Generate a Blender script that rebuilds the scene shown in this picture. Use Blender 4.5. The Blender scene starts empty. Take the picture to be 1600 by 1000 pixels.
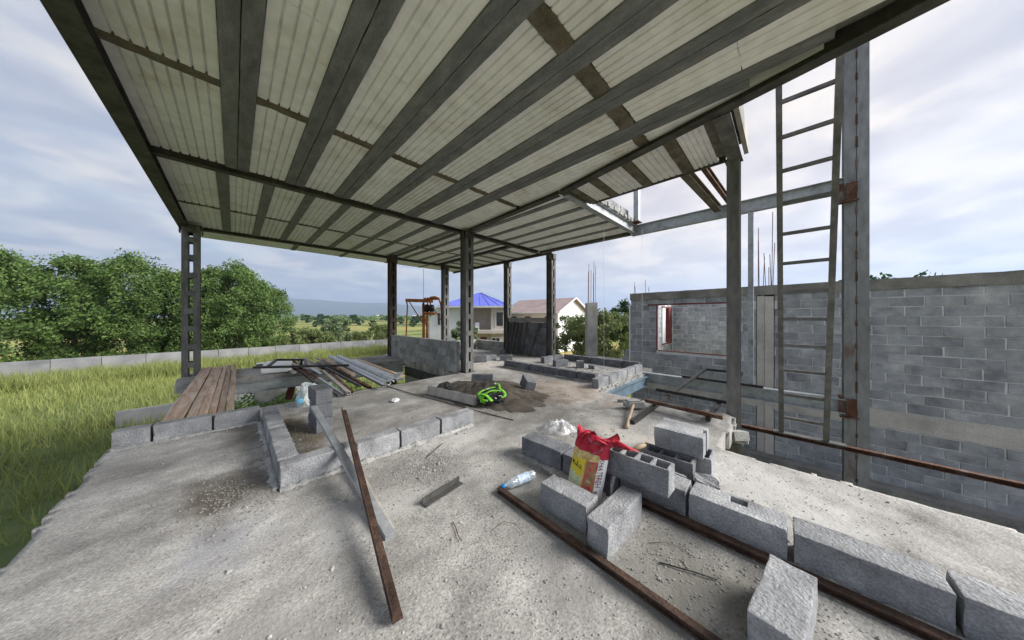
import bpy, bmesh, math, random
import numpy as np
from mathutils import Vector, Matrix, noise
rnd = random.Random(7)
S = bpy.context.scene
COL = S.collection
R = math.radians

# ------------------------------------------------------------------ camera
cam_d = bpy.data.cameras.new('camera')
cam = bpy.data.objects.new('camera', cam_d)
COL.objects.link(cam)
cam.location = (0, 0, 1.45)
cam.rotation_euler = (R(90), 0, R(-45.331))
cam_d.sensor_width = 36
cam_d.lens = 36 * 430 / 1600
cam_d.shift_y = -4 / 1600
cam_d.clip_start = 0.05
cam_d.clip_end = 30000
S.camera = cam

# ------------------------------------------------------------------ light
SUN_AZ = R(-50)          # direction towards the sun, measured from +x
SUN_EL = R(29)
sd = Vector((math.cos(SUN_AZ) * math.cos(SUN_EL), math.sin(SUN_AZ) * math.cos(SUN_EL), math.sin(SUN_EL)))
sun_d = bpy.data.lights.new('sun', 'SUN')
sun_d.energy = 2.5
sun_d.angle = R(30)
sun_d.color = (1.0, 0.96, 0.9)
sun = bpy.data.objects.new('sun', sun_d)
COL.objects.link(sun)
sun.rotation_euler = sd.to_track_quat('Z', 'Y').to_euler()

W = bpy.data.worlds.new('World')
S.world = W
W.use_nodes = True
wt = W.node_tree
wt.nodes.clear()
def wn(t, **k):
    n = wt.nodes.new(t)
    for a, b in k.items(): setattr(n, a, b)
    return n
sky = wn('ShaderNodeTexSky', sky_type='NISHITA', sun_disc=False)
sky.sun_elevation = SUN_EL
sky.sun_rotation = R(90) - SUN_AZ
sky.air_density = 1.2; sky.dust_density = 1.5
bg = wn('ShaderNodeBackground'); bg.inputs['Strength'].default_value = 0.054
wo = wn('ShaderNodeOutputWorld')
tc = wn('ShaderNodeTexCoord')
sep = wn('ShaderNodeSeparateXYZ')
wt.links.new(tc.outputs['Generated'], sep.inputs[0])
def wm(op, a, b=None, clamp=False):
    n = wn('ShaderNodeMath', operation=op, use_clamp=clamp)
    for i, v in enumerate((a, b)):
        if v is None: continue
        if isinstance(v, (int, float)): n.inputs[i].default_value = v
        else: wt.links.new(v, n.inputs[i])
    return n.outputs[0]
den = wm('ADD', wm('ABSOLUTE', sep.outputs['Z']), 0.16)
cmb = wn('ShaderNodeCombineXYZ')
wt.links.new(wm('DIVIDE', sep.outputs['X'], den), cmb.inputs[0])
wt.links.new(wm('DIVIDE', sep.outputs['Y'], den), cmb.inputs[1])
n1 = wn('ShaderNodeTexNoise'); n1.inputs['Scale'].default_value = 1.9; n1.inputs['Detail'].default_value = 9; n1.inputs['Roughness'].default_value = 0.56
n1.inputs['Distortion'].default_value = 0.35
wt.links.new(cmb.outputs[0], n1.inputs['Vector'])
n2 = wn('ShaderNodeTexNoise'); n2.inputs['Scale'].default_value = 2.6; n2.inputs['Detail'].default_value = 9; n2.inputs['Distortion'].default_value = 0.25
wt.links.new(cmb.outputs[0], n2.inputs['Vector'])
ramp = wn('ShaderNodeValToRGB')
ramp.color_ramp.elements[0].position = 0.30; ramp.color_ramp.elements[0].color = (0.55, 0.55, 0.55, 1)
ramp.color_ramp.elements[1].position = 0.60; ramp.color_ramp.elements[1].color = (0.97, 0.97, 0.97, 1)
wt.links.new(n1.outputs[0], ramp.inputs[0])
crmp = wn('ShaderNodeValToRGB')          # cloud brightness
e = crmp.color_ramp.elements
e[0].position = 0.39; e[0].color = (2.45, 2.58, 3.05, 1)
e[1].position = 0.60; e[1].color = (4.4, 4.2, 4.0, 1)
m = crmp.color_ramp.elements.new(0.5); m.color = (3.2, 3.25, 3.55, 1)
wt.links.new(n2.outputs[0], crmp.inputs[0])
mix = wn('ShaderNodeMix', data_type='RGBA')
skm = wn('ShaderNodeMix', data_type='RGBA', blend_type='MULTIPLY')
skm.inputs['Factor'].default_value = 1.0
skm.inputs[7].default_value = (0.80, 0.76, 0.72, 1)
wt.links.new(sky.outputs[0], skm.inputs[6])
wt.links.new(ramp.outputs[0], mix.inputs['Factor'])
wt.links.new(skm.outputs[2], mix.inputs[6])
wt.links.new(crmp.outputs[0], mix.inputs[7])
# the low evening light glowing through the cloud deck on the right
nrm_ = wn('ShaderNodeVectorMath', operation='NORMALIZE'); wt.links.new(tc.outputs['Generated'], nrm_.inputs[0])
dot = wn('ShaderNodeVectorMath', operation='DOT_PRODUCT'); dot.inputs[1].default_value = (0.965, 0.13, 0.225)
wt.links.new(nrm_.outputs[0], dot.inputs[0])
glow = wm('POWER', wm('MAXIMUM', dot.outputs['Value'], 0.0), 7.0)
gadd = wn('ShaderNodeMix', data_type='RGBA', blend_type='ADD'); gadd.inputs[7].default_value = (1.45, 0.85, 0.2, 1)
wt.links.new(glow, gadd.inputs['Factor']); wt.links.new(mix.outputs[2], gadd.inputs[6])
wt.links.new(gadd.outputs[2], bg.inputs['Color'])
wt.links.new(bg.outputs[0], wo.inputs[0])

S.view_settings.view_transform = 'Standard'
S.view_settings.look = 'None'
S.view_settings.exposure = 1.95
S.view_settings.gamma = 1.0
S.view_settings.use_curve_mapping = False
S.render.engine = 'CYCLES'
S.cycles.max_bounces = 8
S.cycles.diffuse_bounces = 5
S.cycles.volume_bounces = 0
S.cycles.use_denoising = True

# ------------------------------------------------------------------ materials
MATS = {}
def ramp_mat(name, cols, scale=6.0, detail=6.0, rough=0.85, metal=0.0, bump=0.0, bscale=None, pos=None, coords='Object',
             fine=None, stretch=None, spec=0.3, trans=0.0, alpha=None, bdist=0.01, rand=0.0):
    """noise-driven colour ramp + bump; fine=(scale, amount) adds grain; stretch scales the coordinates"""
    mt = bpy.data.materials.new(name); mt.use_nodes = True
    t = mt.node_tree; b = t.nodes['Principled BSDF']
    tcn = t.nodes.new('ShaderNodeTexCoord')
    src = tcn.outputs[coords]
    if stretch:
        mp = t.nodes.new('ShaderNodeMapping'); mp.inputs['Scale'].default_value = stretch
        t.links.new(src, mp.inputs[0]); src = mp.outputs[0]
    oi = t.nodes.new('ShaderNodeObjectInfo')
    ad = t.nodes.new('ShaderNodeVectorMath'); ad.operation = 'ADD'
    sc_ = t.nodes.new('ShaderNodeVectorMath'); sc_.operation = 'SCALE'; sc_.inputs['Scale'].default_value = 37.0
    cb = t.nodes.new('ShaderNodeCombineXYZ')
    t.links.new(oi.outputs['Random'], cb.inputs[0]); t.links.new(oi.outputs['Random'], cb.inputs[2])
    t.links.new(cb.outputs[0], sc_.inputs[0]); t.links.new(src, ad.inputs[0]); t.links.new(sc_.outputs[0], ad.inputs[1])
    src = ad.outputs[0]
    nz = t.nodes.new('ShaderNodeTexNoise'); nz.inputs['Scale'].default_value = scale; nz.inputs['Detail'].default_value = detail
    nz.inputs['Roughness'].default_value = 0.6
    t.links.new(src, nz.inputs['Vector'])
    rp = t.nodes.new('ShaderNodeValToRGB')
    els = rp.color_ramp.elements
    n = len(cols)
    pos = pos or [0.3 + 0.4 * i / max(1, n - 1) for i in range(n)]
    els[0].position = pos[0]; els[0].color = (*cols[0], 1)
    els[1].position = pos[-1]; els[1].color = (*cols[-1], 1)
    for i in range(1, n - 1):
        q = els.new(pos[i]); q.color = (*cols[i], 1)
    t.links.new(nz.outputs[0], rp.inputs[0])
    out = rp.outputs[0]
    if fine:
        nf = t.nodes.new('ShaderNodeTexNoise'); nf.inputs['Scale'].default_value = fine[0]; nf.inputs['Detail'].default_value = 3
        t.links.new(src, nf.inputs['Vector'])
        mr = t.nodes.new('ShaderNodeMapRange'); mr.inputs[1].default_value = 0.3; mr.inputs[2].default_value = 0.7
        mr.inputs[3].default_value = 1 - fine[1]; mr.inputs[4].default_value = 1 + fine[1]
        t.links.new(nf.outputs[0], mr.inputs[0])
        mx = t.nodes.new('ShaderNodeVectorMath'); mx.operation = 'SCALE'
        t.links.new(out, mx.inputs[0]); t.links.new(mr.outputs[0], mx.inputs['Scale'])
        out = mx.outputs[0]
    if rand:
        mr = t.nodes.new('ShaderNodeMapRange'); mr.inputs[3].default_value = 1 - rand; mr.inputs[4].default_value = 1 + rand
        t.links.new(oi.outputs['Random'], mr.inputs[0])
        mx = t.nodes.new('ShaderNodeVectorMath'); mx.operation = 'SCALE'
        t.links.new(out, mx.inputs[0]); t.links.new(mr.outputs[0], mx.inputs['Scale'])
        out = mx.outputs[0]
    t.links.new(out, b.inputs['Base Color'])
    b.inputs['Roughness'].default_value = rough
    b.inputs['Metallic'].default_value = metal
    b.inputs['Specular IOR Level'].default_value = spec
    if trans: b.inputs['Transmission Weight'].default_value = trans
    if alpha is not None: b.inputs['Alpha'].default_value = alpha
    if bump:
        nb = t.nodes.new('ShaderNodeTexNoise'); nb.inputs['Scale'].default_value = bscale or scale * 8
        nb.inputs['Detail'].default_value = 5
        t.links.new(src, nb.inputs['Vector'])
        bp = t.nodes.new('ShaderNodeBump'); bp.inputs['Strength'].default_value = bump; bp.inputs['Distance'].default_value = bdist
        t.links.new(nb.outputs[0], bp.inputs['Height'])
        t.links.new(bp.outputs[0], b.inputs['Normal'])
    MATS[name] = mt
    return mt

ramp_mat('block_light', [(0.14, 0.142, 0.146), (0.24, 0.246, 0.258), (0.305, 0.312, 0.325), (0.44, 0.443, 0.447)], 4, rough=0.95, bump=1.0, bscale=60, fine=(90, 0.22), rand=0.10, bdist=0.010)
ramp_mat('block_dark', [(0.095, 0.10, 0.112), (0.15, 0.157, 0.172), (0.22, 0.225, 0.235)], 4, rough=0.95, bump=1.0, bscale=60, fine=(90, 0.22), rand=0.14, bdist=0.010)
ramp_mat('block_wall', [(0.185, 0.195, 0.215), (0.28, 0.296, 0.324), (0.35, 0.364, 0.39), (0.47, 0.478, 0.49)], 3, rough=0.95, bump=0.6, bscale=60, fine=(90, 0.25), rand=0.16, bdist=0.008)
ramp_mat('block_midgrey', [(0.22, 0.22, 0.215), (0.31, 0.31, 0.305), (0.40, 0.40, 0.39)], 3, rough=0.95, bump=0.6, bscale=60, fine=(90, 0.25), rand=0.18, bdist=0.008)  # plain mid-grey blocks of the half wall and the far two course wall
ramp_mat('mortar', [(0.22, 0.22, 0.215), (0.33, 0.33, 0.32), (0.45, 0.45, 0.43)], 4, rough=0.97, bump=0.9, bscale=40, fine=(80, 0.3))
ramp_mat('mortar_light', [(0.50, 0.51, 0.53), (0.62, 0.63, 0.64), (0.70, 0.71, 0.71)], 4, rough=0.97, bump=0.8, bscale=40)
ramp_mat('cast_concrete', [(0.26, 0.25, 0.235), (0.36, 0.35, 0.33), (0.46, 0.45, 0.43)], 2.2, rough=0.9, bump=0.5, bscale=22, fine=(60, 0.15))
ramp_mat('dark_concrete', [(0.15, 0.145, 0.13), (0.22, 0.215, 0.20), (0.30, 0.295, 0.27)], 2.4, rough=0.95, bump=0.7, bscale=25, fine=(60, 0.2))
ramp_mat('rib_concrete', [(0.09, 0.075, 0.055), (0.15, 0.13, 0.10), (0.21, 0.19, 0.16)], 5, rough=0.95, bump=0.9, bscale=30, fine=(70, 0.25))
ramp_mat('foam', [(0.52, 0.44, 0.33), (0.79, 0.78, 0.765), (0.875, 0.875, 0.885), (0.91, 0.91, 0.93)], 1.5, rough=0.8, bump=0.25, bscale=70, fine=(7, 0.08), pos=[0.24, 0.36, 0.5, 0.7], rand=0.06)
ramp_mat('foam_white', [(0.74, 0.75, 0.77), (0.85, 0.85, 0.86)], 6, rough=0.75, bump=0.4, bscale=60)
ramp_mat('joist_sheet', [(0.13, 0.138, 0.145), (0.185, 0.193, 0.20), (0.25, 0.258, 0.262)], 3.0, rough=0.6, metal=0.15, bump=0.15, bscale=30, fine=(26, 0.14), rand=0.06, stretch=(3, 1, 1))
ramp_mat('steel_dark', [(0.045, 0.043, 0.042), (0.075, 0.073, 0.07), (0.12, 0.115, 0.108)], 3.5, rough=0.6, metal=0.25, bump=0.2, bscale=40, fine=(20, 0.2))
ramp_mat('steel_grey', [(0.105, 0.10, 0.095), (0.155, 0.152, 0.148), (0.22, 0.217, 0.21)], 3.5, rough=0.55, metal=0.25, bump=0.2, bscale=40, fine=(16, 0.2), stretch=(1, 1, 0.3))
ramp_mat('steel_blue', [(0.22, 0.21, 0.20), (0.32, 0.345, 0.375), (0.42, 0.445, 0.475)], 3, rough=0.5, metal=0.2, bump=0.15, bscale=30, fine=(14, 0.15), pos=[0.27, 0.4, 0.7])
ramp_mat('steel_post', [(0.15, 0.105, 0.085), (0.20, 0.205, 0.215), (0.27, 0.28, 0.295)], 2.4, rough=0.55, metal=0.2, bump=0.15, bscale=30, fine=(12, 0.2), pos=[0.30, 0.38, 0.65], stretch=(1, 1, .35))
ramp_mat('steel_teal', [(0.13, 0.17, 0.20), (0.17, 0.245, 0.315), (0.21, 0.30, 0.38)], 3, rough=0.5, metal=0.2, bump=0.15, bscale=30)
ramp_mat('steel_rusty', [(0.055, 0.025, 0.016), (0.12, 0.055, 0.033), (0.20, 0.165, 0.15)], 5, rough=0.8, metal=0.2, bump=0.5, bscale=60, fine=(40, 0.3))
ramp_mat('rail_rust', [(0.028, 0.018, 0.014), (0.06, 0.036, 0.026), (0.115, 0.072, 0.052)], 7, rough=0.85, bump=0.6, bscale=70, fine=(60, 0.3))
ramp_mat('galvanised', [(0.32, 0.345, 0.375), (0.43, 0.45, 0.475), (0.53, 0.54, 0.55)], 6, rough=0.42, metal=0.5, bump=0.1, bscale=40, fine=(30, 0.1), stretch=(1, 1, 1))
ramp_mat('frame_black', [(0.02, 0.02, 0.021), (0.035, 0.034, 0.033), (0.06, 0.055, 0.05)], 6, rough=0.5, metal=0.2, bump=0.1)
ramp_mat('steel_brown', [(0.05, 0.035, 0.028), (0.085, 0.062, 0.05), (0.13, 0.105, 0.09)], 4, rough=0.7, metal=0.1, bump=0.2, fine=(20, 0.2))
ramp_mat('rebar_pink', [(0.16, 0.09, 0.085), (0.25, 0.15, 0.145), (0.32, 0.23, 0.22)], 8, rough=0.8, metal=0.1)
ramp_mat('ladder_steel', [(0.085, 0.08, 0.078), (0.145, 0.142, 0.138), (0.21, 0.207, 0.203)], 4, rough=0.5, metal=0.3, bump=0.15, bscale=50, fine=(20, 0.2))
ramp_mat('plank_brown', [(0.27, 0.17, 0.115), (0.42, 0.31, 0.235), (0.53, 0.44, 0.37)], 3, rough=0.9, bump=0.5, bscale=26, fine=(30, 0.2), stretch=(6, 0.5, 6), rand=0.22)
ramp_mat('wood_pale', [(0.34, 0.25, 0.165), (0.47, 0.36, 0.25), (0.55, 0.45, 0.33)], 4, rough=0.8, bump=0.3, bscale=30, stretch=(6, 6, 1))
ramp_mat('wood_grey', [(0.28, 0.26, 0.23), (0.40, 0.375, 0.34), (0.50, 0.48, 0.45)], 5, rough=0.9, bump=0.4, bscale=30)
ramp_mat('plywood_dark', [(0.045, 0.04, 0.035), (0.075, 0.068, 0.06), (0.11, 0.10, 0.09)], 4, rough=0.85, bump=0.3, bscale=30)
ramp_mat('sand', [(0.05, 0.042, 0.034), (0.082, 0.07, 0.058), (0.12, 0.107, 0.09)], 4, rough=1.0, bump=1.0, bscale=90, fine=(160, 0.35))
ramp_mat('gravel', [(0.16, 0.155, 0.15), (0.27, 0.265, 0.26), (0.46, 0.455, 0.44)], 30, rough=0.95, bump=0.3)
ramp_mat('paint_red_dark', [(0.10, 0.02, 0.022), (0.16, 0.035, 0.035), (0.22, 0.07, 0.06)], 6, rough=0.6, bump=0.2)
ramp_mat('paint_oxide', [(0.05, 0.012, 0.011), (0.085, 0.02, 0.017)], 6, rough=0.7)
ramp_mat('paint_red', [(0.22, 0.025, 0.02), (0.33, 0.045, 0.03)], 6, rough=0.6)
ramp_mat('hoist_orange', [(0.25, 0.075, 0.022), (0.44, 0.15, 0.045), (0.55, 0.22, 0.08)], 5, rough=0.65, metal=0.1, bump=0.2)
ramp_mat('black_rubber', [(0.012, 0.012, 0.013), (0.03, 0.03, 0.032)], 8, rough=0.6)
ramp_mat('cloth_green', [(0.10, 0.36, 0.03), (0.20, 0.58, 0.05), (0.32, 0.70, 0.10)], 9, rough=0.7, bump=0.3, bscale=80)
ramp_mat('cloth_black', [(0.012, 0.013, 0.012), (0.035, 0.037, 0.035)], 9, rough=0.8, bump=0.3)
ramp_mat('plastic_white', [(0.68, 0.69, 0.70), (0.82, 0.83, 0.84)], 9, rough=0.4)
ramp_mat('bag_film', [(0.70, 0.72, 0.74), (0.86, 0.87, 0.88)], 9, rough=0.2, trans=0.3, alpha=0.5, bump=0.3, bscale=30)
ramp_mat('bag_blue_film', [(0.42, 0.56, 0.62), (0.62, 0.66, 0.62), (0.70, 0.73, 0.72)], 7, rough=0.35, alpha=0.88, bump=0.4, bscale=20)
ramp_mat('bag_blue_print', [(0.10, 0.34, 0.55), (0.16, 0.44, 0.66)], 9, rough=0.4)
ramp_mat('bottle_film', [(0.74, 0.84, 0.94), (0.88, 0.94, 0.98)], 12, rough=0.08, trans=0.55, alpha=0.85, bump=0.3, bscale=40, spec=0.6)
ramp_mat('bottle_label', [(0.20, 0.42, 0.68), (0.62, 0.75, 0.88), (0.80, 0.86, 0.92)], 40, rough=0.35)
ramp_mat('cap_blue', [(0.02, 0.22, 0.62), (0.03, 0.28, 0.72)], 8, rough=0.4)
ramp_mat('sack_red', [(0.32, 0.012, 0.03), (0.46, 0.02, 0.045), (0.55, 0.05, 0.07)], 10, rough=0.5, bump=0.5, bscale=30)
ramp_mat('sack_gold', [(0.40, 0.22, 0.05), (0.62, 0.45, 0.16), (0.78, 0.68, 0.42)], 22, rough=0.35)
ramp_mat('sack_yellow', [(0.62, 0.47, 0.02), (0.76, 0.62, 0.04)], 9, rough=0.45)
ramp_mat('sack_pale', [(0.36, 0.46, 0.25), (0.56, 0.60, 0.38), (0.68, 0.68, 0.50)], 60, rough=0.5)
ramp_mat('sack_dish', [(0.30, 0.03, 0.04), (0.55, 0.10, 0.08), (0.20, 0.20, 0.07), (0.80, 0.62, 0.40)], 26, rough=0.4)
ramp_mat('sack_white', [(0.72, 0.72, 0.72), (0.80, 0.80, 0.80)], 9, rough=0.45)
ramp_mat('ink_black', [(0.02, 0.02, 0.02), (0.03, 0.03, 0.03)], 9, rough=0.6)
ramp_mat('bark', [(0.06, 0.048, 0.036), (0.11, 0.09, 0.07)], 8, rough=0.95, bump=0.6)
ramp_mat('house_white', [(0.62, 0.63, 0.64), (0.74, 0.75, 0.76)], 1.0, rough=0.9)
ramp_mat('pillar_concrete', [(0.38, 0.36, 0.33), (0.50, 0.48, 0.45), (0.60, 0.58, 0.55)], 2.0, rough=0.9, bump=0.5, bscale=18, fine=(40, 0.14))
ramp_mat('house_pink', [(0.50, 0.43, 0.39), (0.60, 0.54, 0.50)], 1.0, rough=0.9, fine=(6, 0.1))
ramp_mat('house_cream', [(0.52, 0.47, 0.42), (0.62, 0.575, 0.53)], 1.0, rough=0.9)
ramp_mat('roof_blue', [(0.10, 0.12, 0.50), (0.15, 0.18, 0.62)], 0.8, rough=0.45)
ramp_mat('roof_red', [(0.34, 0.25, 0.23), (0.43, 0.33, 0.305)], 0.8, rough=0.6)
ramp_mat('glass_dark', [(0.02, 0.024, 0.03), (0.045, 0.05, 0.06)], 3, rough=0.1, spec=0.6)
ramp_mat('boundary_concrete', [(0.13, 0.135, 0.14), (0.19, 0.195, 0.20), (0.25, 0.25, 0.25)], 0.9, rough=0.95, bump=0.4, bscale=8)
ramp_mat('mountain_rock', [(0.05, 0.07, 0.045), (0.08, 0.10, 0.06)], 0.002, rough=1.0)
ramp_mat('galv_white', [(0.55, 0.56, 0.56), (0.66, 0.67, 0.66)], 4, rough=0.8, bump=0.3, bscale=30)

def leaf_mat(name, c0, c1):
    mt = ramp_mat(name, [c0, tuple((a + b) / 2 for a, b in zip(c0, c1)), c1], 0.9, detail=5, rough=0.6, spec=0.25)
    t = mt.node_tree; b = t.nodes['Principled BSDF']
    tr = t.nodes.new('ShaderNodeBsdfTranslucent')
    mx = t.nodes.new('ShaderNodeMixShader'); mx.inputs[0].default_value = 0.3
    col = b.inputs['Base Color'].links[0].from_socket
    t.links.new(col, tr.inputs[0])
    o = t.nodes['Material Output']
    t.links.new(b.outputs[0], mx.inputs[1]); t.links.new(tr.outputs[0], mx.inputs[2]); t.links.new(mx.outputs[0], o.inputs[0])
    return mt
leaf_mat('leaf_mid', (0.032, 0.07, 0.02), (0.165, 0.255, 0.07))
leaf_mat('leaf_olive', (0.075, 0.11, 0.035), (0.20, 0.24, 0.09))
leaf_mat('leaf_dark', (0.022, 0.055, 0.022), (0.06, 0.12, 0.04))
leaf_mat('leaf_silver', (0.10, 0.15, 0.075), (0.22, 0.28, 0.15))
leaf_mat('grass_blade', (0.15, 0.19, 0.05), (0.33, 0.36, 0.13))
leaf_mat('weed_leaf', (0.07, 0.14, 0.03), (0.19, 0.30, 0.075))

# floor: dusty concrete with grit patches and damp stains that have their own outlines
def floor_material():
    mt = ramp_mat('floor_concrete', [(0.21, 0.202, 0.19), (0.33, 0.321, 0.305), (0.45, 0.44, 0.42)], 1.7, detail=10, rough=0.95, bump=0.7, bscale=42, fine=(90, 0.22), bdist=0.007)
    t = mt.node_tree; b = t.nodes['Principled BSDF']
    base = b.inputs['Base Color'].links[0].from_socket
    tcn = t.nodes.new('ShaderNodeTexCoord')
    nz = t.nodes.new('ShaderNodeTexNoise'); nz.inputs['Scale'].default_value = 3.2; nz.inputs['Detail'].default_value = 7
    t.links.new(tcn.outputs['Object'], nz.inputs['Vector'])
    def M(op, a, b_=None, cl=False):
        n = t.nodes.new('ShaderNodeMath'); n.operation = op; n.use_clamp = cl
        for i, v in enumerate((a, b_)):
            if v is None: continue
            if isinstance(v, (int, float)): n.inputs[i].default_value = v
            else: t.links.new(v, n.inputs[i])
        return n.outputs[0]
    out = base
    for sc0, dt, lo, hi, kmin, kmax in ((6.0, 9, .32, .68, .84, 1.13), (0.8, 7, .36, .64, .82, 1.15), (60.0, 3, .36, .64, .80, 1.16), (150.0, 2, .40, .62, .90, 1.07)):
        nn = t.nodes.new('ShaderNodeTexNoise'); nn.inputs['Scale'].default_value = sc0; nn.inputs['Detail'].default_value = dt
        mpn = t.nodes.new('ShaderNodeMapping'); mpn.inputs['Rotation'].default_value = (0, 0, .5); mpn.inputs['Scale'].default_value = (1, 1.5, 1)
        t.links.new(tcn.outputs['Object'], mpn.inputs[0]); t.links.new(mpn.outputs[0], nn.inputs['Vector'])
        mr = t.nodes.new('ShaderNodeMapRange'); mr.inputs[1].default_value = lo; mr.inputs[2].default_value = hi; mr.inputs[3].default_value = kmin; mr.inputs[4].default_value = kmax
        t.links.new(nn.outputs[0], mr.inputs[0])
        sv = t.nodes.new('ShaderNodeVectorMath'); sv.operation = 'SCALE'
        t.links.new(out, sv.inputs[0]); t.links.new(mr.outputs[0], sv.inputs['Scale']); out = sv.outputs[0]
    # (x, y, rx, ry, strength, colour)
    for (x, y, rx, ry, k, c) in [(-0.02, 3.25, 0.26, 0.42, 0.62, (0.115, 0.10, 0.082)), (0.62, 4.3, 0.20, 1.0, 0.62, (0.15, 0.122, 0.09)),
                              (1.25, 2.45, 0.34, 0.26, 0.45, (0.20, 0.195, 0.185)), (1.75, 0.35, 0.36, 0.6, 0.6, (0.17, 0.165, 0.15)),
                              (0.16, 4.85, 0.22, 0.7, 0.5, (0.16, 0.145, 0.12)), (4.6, 3.1, 0.75, 0.9, 0.35, (0.42, 0.33, 0.26)),
                              (3.7, 3.8, 1.05, 1.3, 0.5, (0.16, 0.135, 0.11)), (0.0, 2.5, 0.25, 0.3, 0.25, (0.28, 0.29, 0.33)),
                              (1.85, 1.9, 0.3, 0.5, 0.22, (0.26, 0.255, 0.25)), (0.75, 2.2, .35, .22, .35, (.47, .465, .455)), (1.9, 2.75, .5, .3, .4, (.50, .495, .48)), (3.2, .1, .5, .8, .35, (.53, .525, .51)), (5.2, 6.5, .9, .7, .4, (.50, .47, .43)), (1.3, .9, .25, .3, .35, (.22, .215, .21)), (.2, 1.7, .3, .3, .35, (.24, .235, .225)), (2.9, 2.6, .4, .25, .35, (.21, .20, .185)), (1.6, 5.3, .5, .3, .35, (.24, .225, .20)), (3.4, 1.4, .3, .5, .4, (.50, .475, .44))]:
        sp = t.nodes.new('ShaderNodeVectorMath'); sp.operation = 'SUBTRACT'; sp.inputs[1].default_value = (x, y, 0)
        t.links.new(tcn.outputs['Object'], sp.inputs[0])
        dv = t.nodes.new('ShaderNodeVectorMath'); dv.operation = 'MULTIPLY'; dv.inputs[1].default_value = (1 / rx, 1 / ry, 0)
        t.links.new(sp.outputs[0], dv.inputs[0])
        ln = t.nodes.new('ShaderNodeVectorMath'); ln.operation = 'LENGTH'
        t.links.new(dv.outputs[0], ln.inputs[0])
        d = M('ADD', ln.outputs['Value'], M('MULTIPLY', M('SUBTRACT', nz.outputs[0], 0.5), 3.2))
        f = M('MULTIPLY', M('SUBTRACT', 1.3, d, True), k * 1.75, True)
        mx = t.nodes.new('ShaderNodeMix'); mx.data_type = 'RGBA'
        t.links.new(f, mx.inputs['Factor']); t.links.new(out, mx.inputs[6]); mx.inputs[7].default_value = (*c, 1)
        out = mx.outputs[2]
    t.links.new(out, b.inputs['Base Color'])
floor_material()

def ground_material():
    mt = bpy.data.materials.new('ground_field'); mt.use_nodes = True
    t = mt.node_tree; b = t.nodes['Principled BSDF']
    tcn = t.nodes.new('ShaderNodeTexCoord')
    mp = t.nodes.new('ShaderNodeMapping'); mp.inputs['Scale'].default_value = (0.006, 0.018, 1); mp.inputs['Rotation'].default_value = (0, 0, R(-12))
    t.links.new(tcn.outputs['Object'], mp.inputs[0])
    nz = t.nodes.new('ShaderNodeTexNoise'); nz.inputs['Scale'].default_value = 2.2; nz.inputs['Detail'].default_value = 7
    t.links.new(mp.outputs[0], nz.inputs['Vector'])
    rp = t.nodes.new('ShaderNodeValToRGB'); els = rp.color_ramp.elements
    els[0].position = 0.36; els[0].color = (0.07, 0.10, 0.04, 1)
    els[1].position = 0.64; els[1].color = (0.33, 0.27, 0.10, 1)
    q = els.new(0.47); q.color = (0.13, 0.165, 0.065, 1)
    q = els.new(0.53); q.color = (0.24, 0.26, 0.085, 1)
    t.links.new(nz.outputs[0], rp.inputs[0])
    nf = t.nodes.new('ShaderNodeTexNoise'); nf.inputs['Scale'].default_value = 0.8; nf.inputs['Detail'].default_value = 6
    t.links.new(tcn.outputs['Object'], nf.inputs['Vector'])
    mr = t.nodes.new('ShaderNodeMapRange'); mr.inputs[1].default_value = 0.3; mr.inputs[2].default_value = 0.7; mr.inputs[3].default_value = 0.7; mr.inputs[4].default_value = 1.3
    t.links.new(nf.outputs[0], mr.inputs[0])
    mx = t.nodes.new('ShaderNodeVectorMath'); mx.operation = 'SCALE'
    t.links.new(rp.outputs[0], mx.inputs[0]); t.links.new(mr.outputs[0], mx.inputs['Scale'])
    t.links.new(mx.outputs[0], b.inputs['Base Color'])
    b.inputs['Roughness'].default_value = 1.0
    b.inputs['Specular IOR Level'].default_value = 0.1
    MATS['ground_field'] = mt
ground_material()

# ------------------------------------------------------------------ helpers
def new_mesh(name, verts, faces, mats, smooth=False, fm=None):
    me = bpy.data.meshes.new(name)
    me.from_pydata(verts, [], faces)
    for mm in (mats if isinstance(mats, (list, tuple)) else [mats]): me.materials.append(MATS[mm])
    if fm is not None: me.polygons.foreach_set('material_index', fm)
    if smooth: me.polygons.foreach_set('use_smooth', [True] * len(me.polygons))
    me.update()
    return me
def put(name, me, parent=None, loc=(0, 0, 0), rot=(0, 0, 0)):
    o = bpy.data.objects.new(name, me)
    COL.objects.link(o)
    o.location = loc; o.rotation_euler = rot
    if parent is not None:
        o.parent = parent
        l = parent.get('_base')
        if l is not None: o.matrix_parent_inverse = Matrix.Translation(-Vector(l))
    return o
def tag(o, label, cat, group=None):
    o['label'] = label; o['category'] = cat
    if group: o['group'] = group
    return o
ROOTS = []
def thing(name, label, cat, loc=(0, 0, 0), group=None):
    o = bpy.data.objects.new(name, None)
    COL.objects.link(o)
    o.location = loc; o.empty_display_size = 0.1
    o['_base'] = tuple(float(v) for v in loc)
    ROOTS.append(o)
    return tag(o, label, cat, group)
def struct(o):
    o['kind'] = 'structure'; return o

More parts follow.
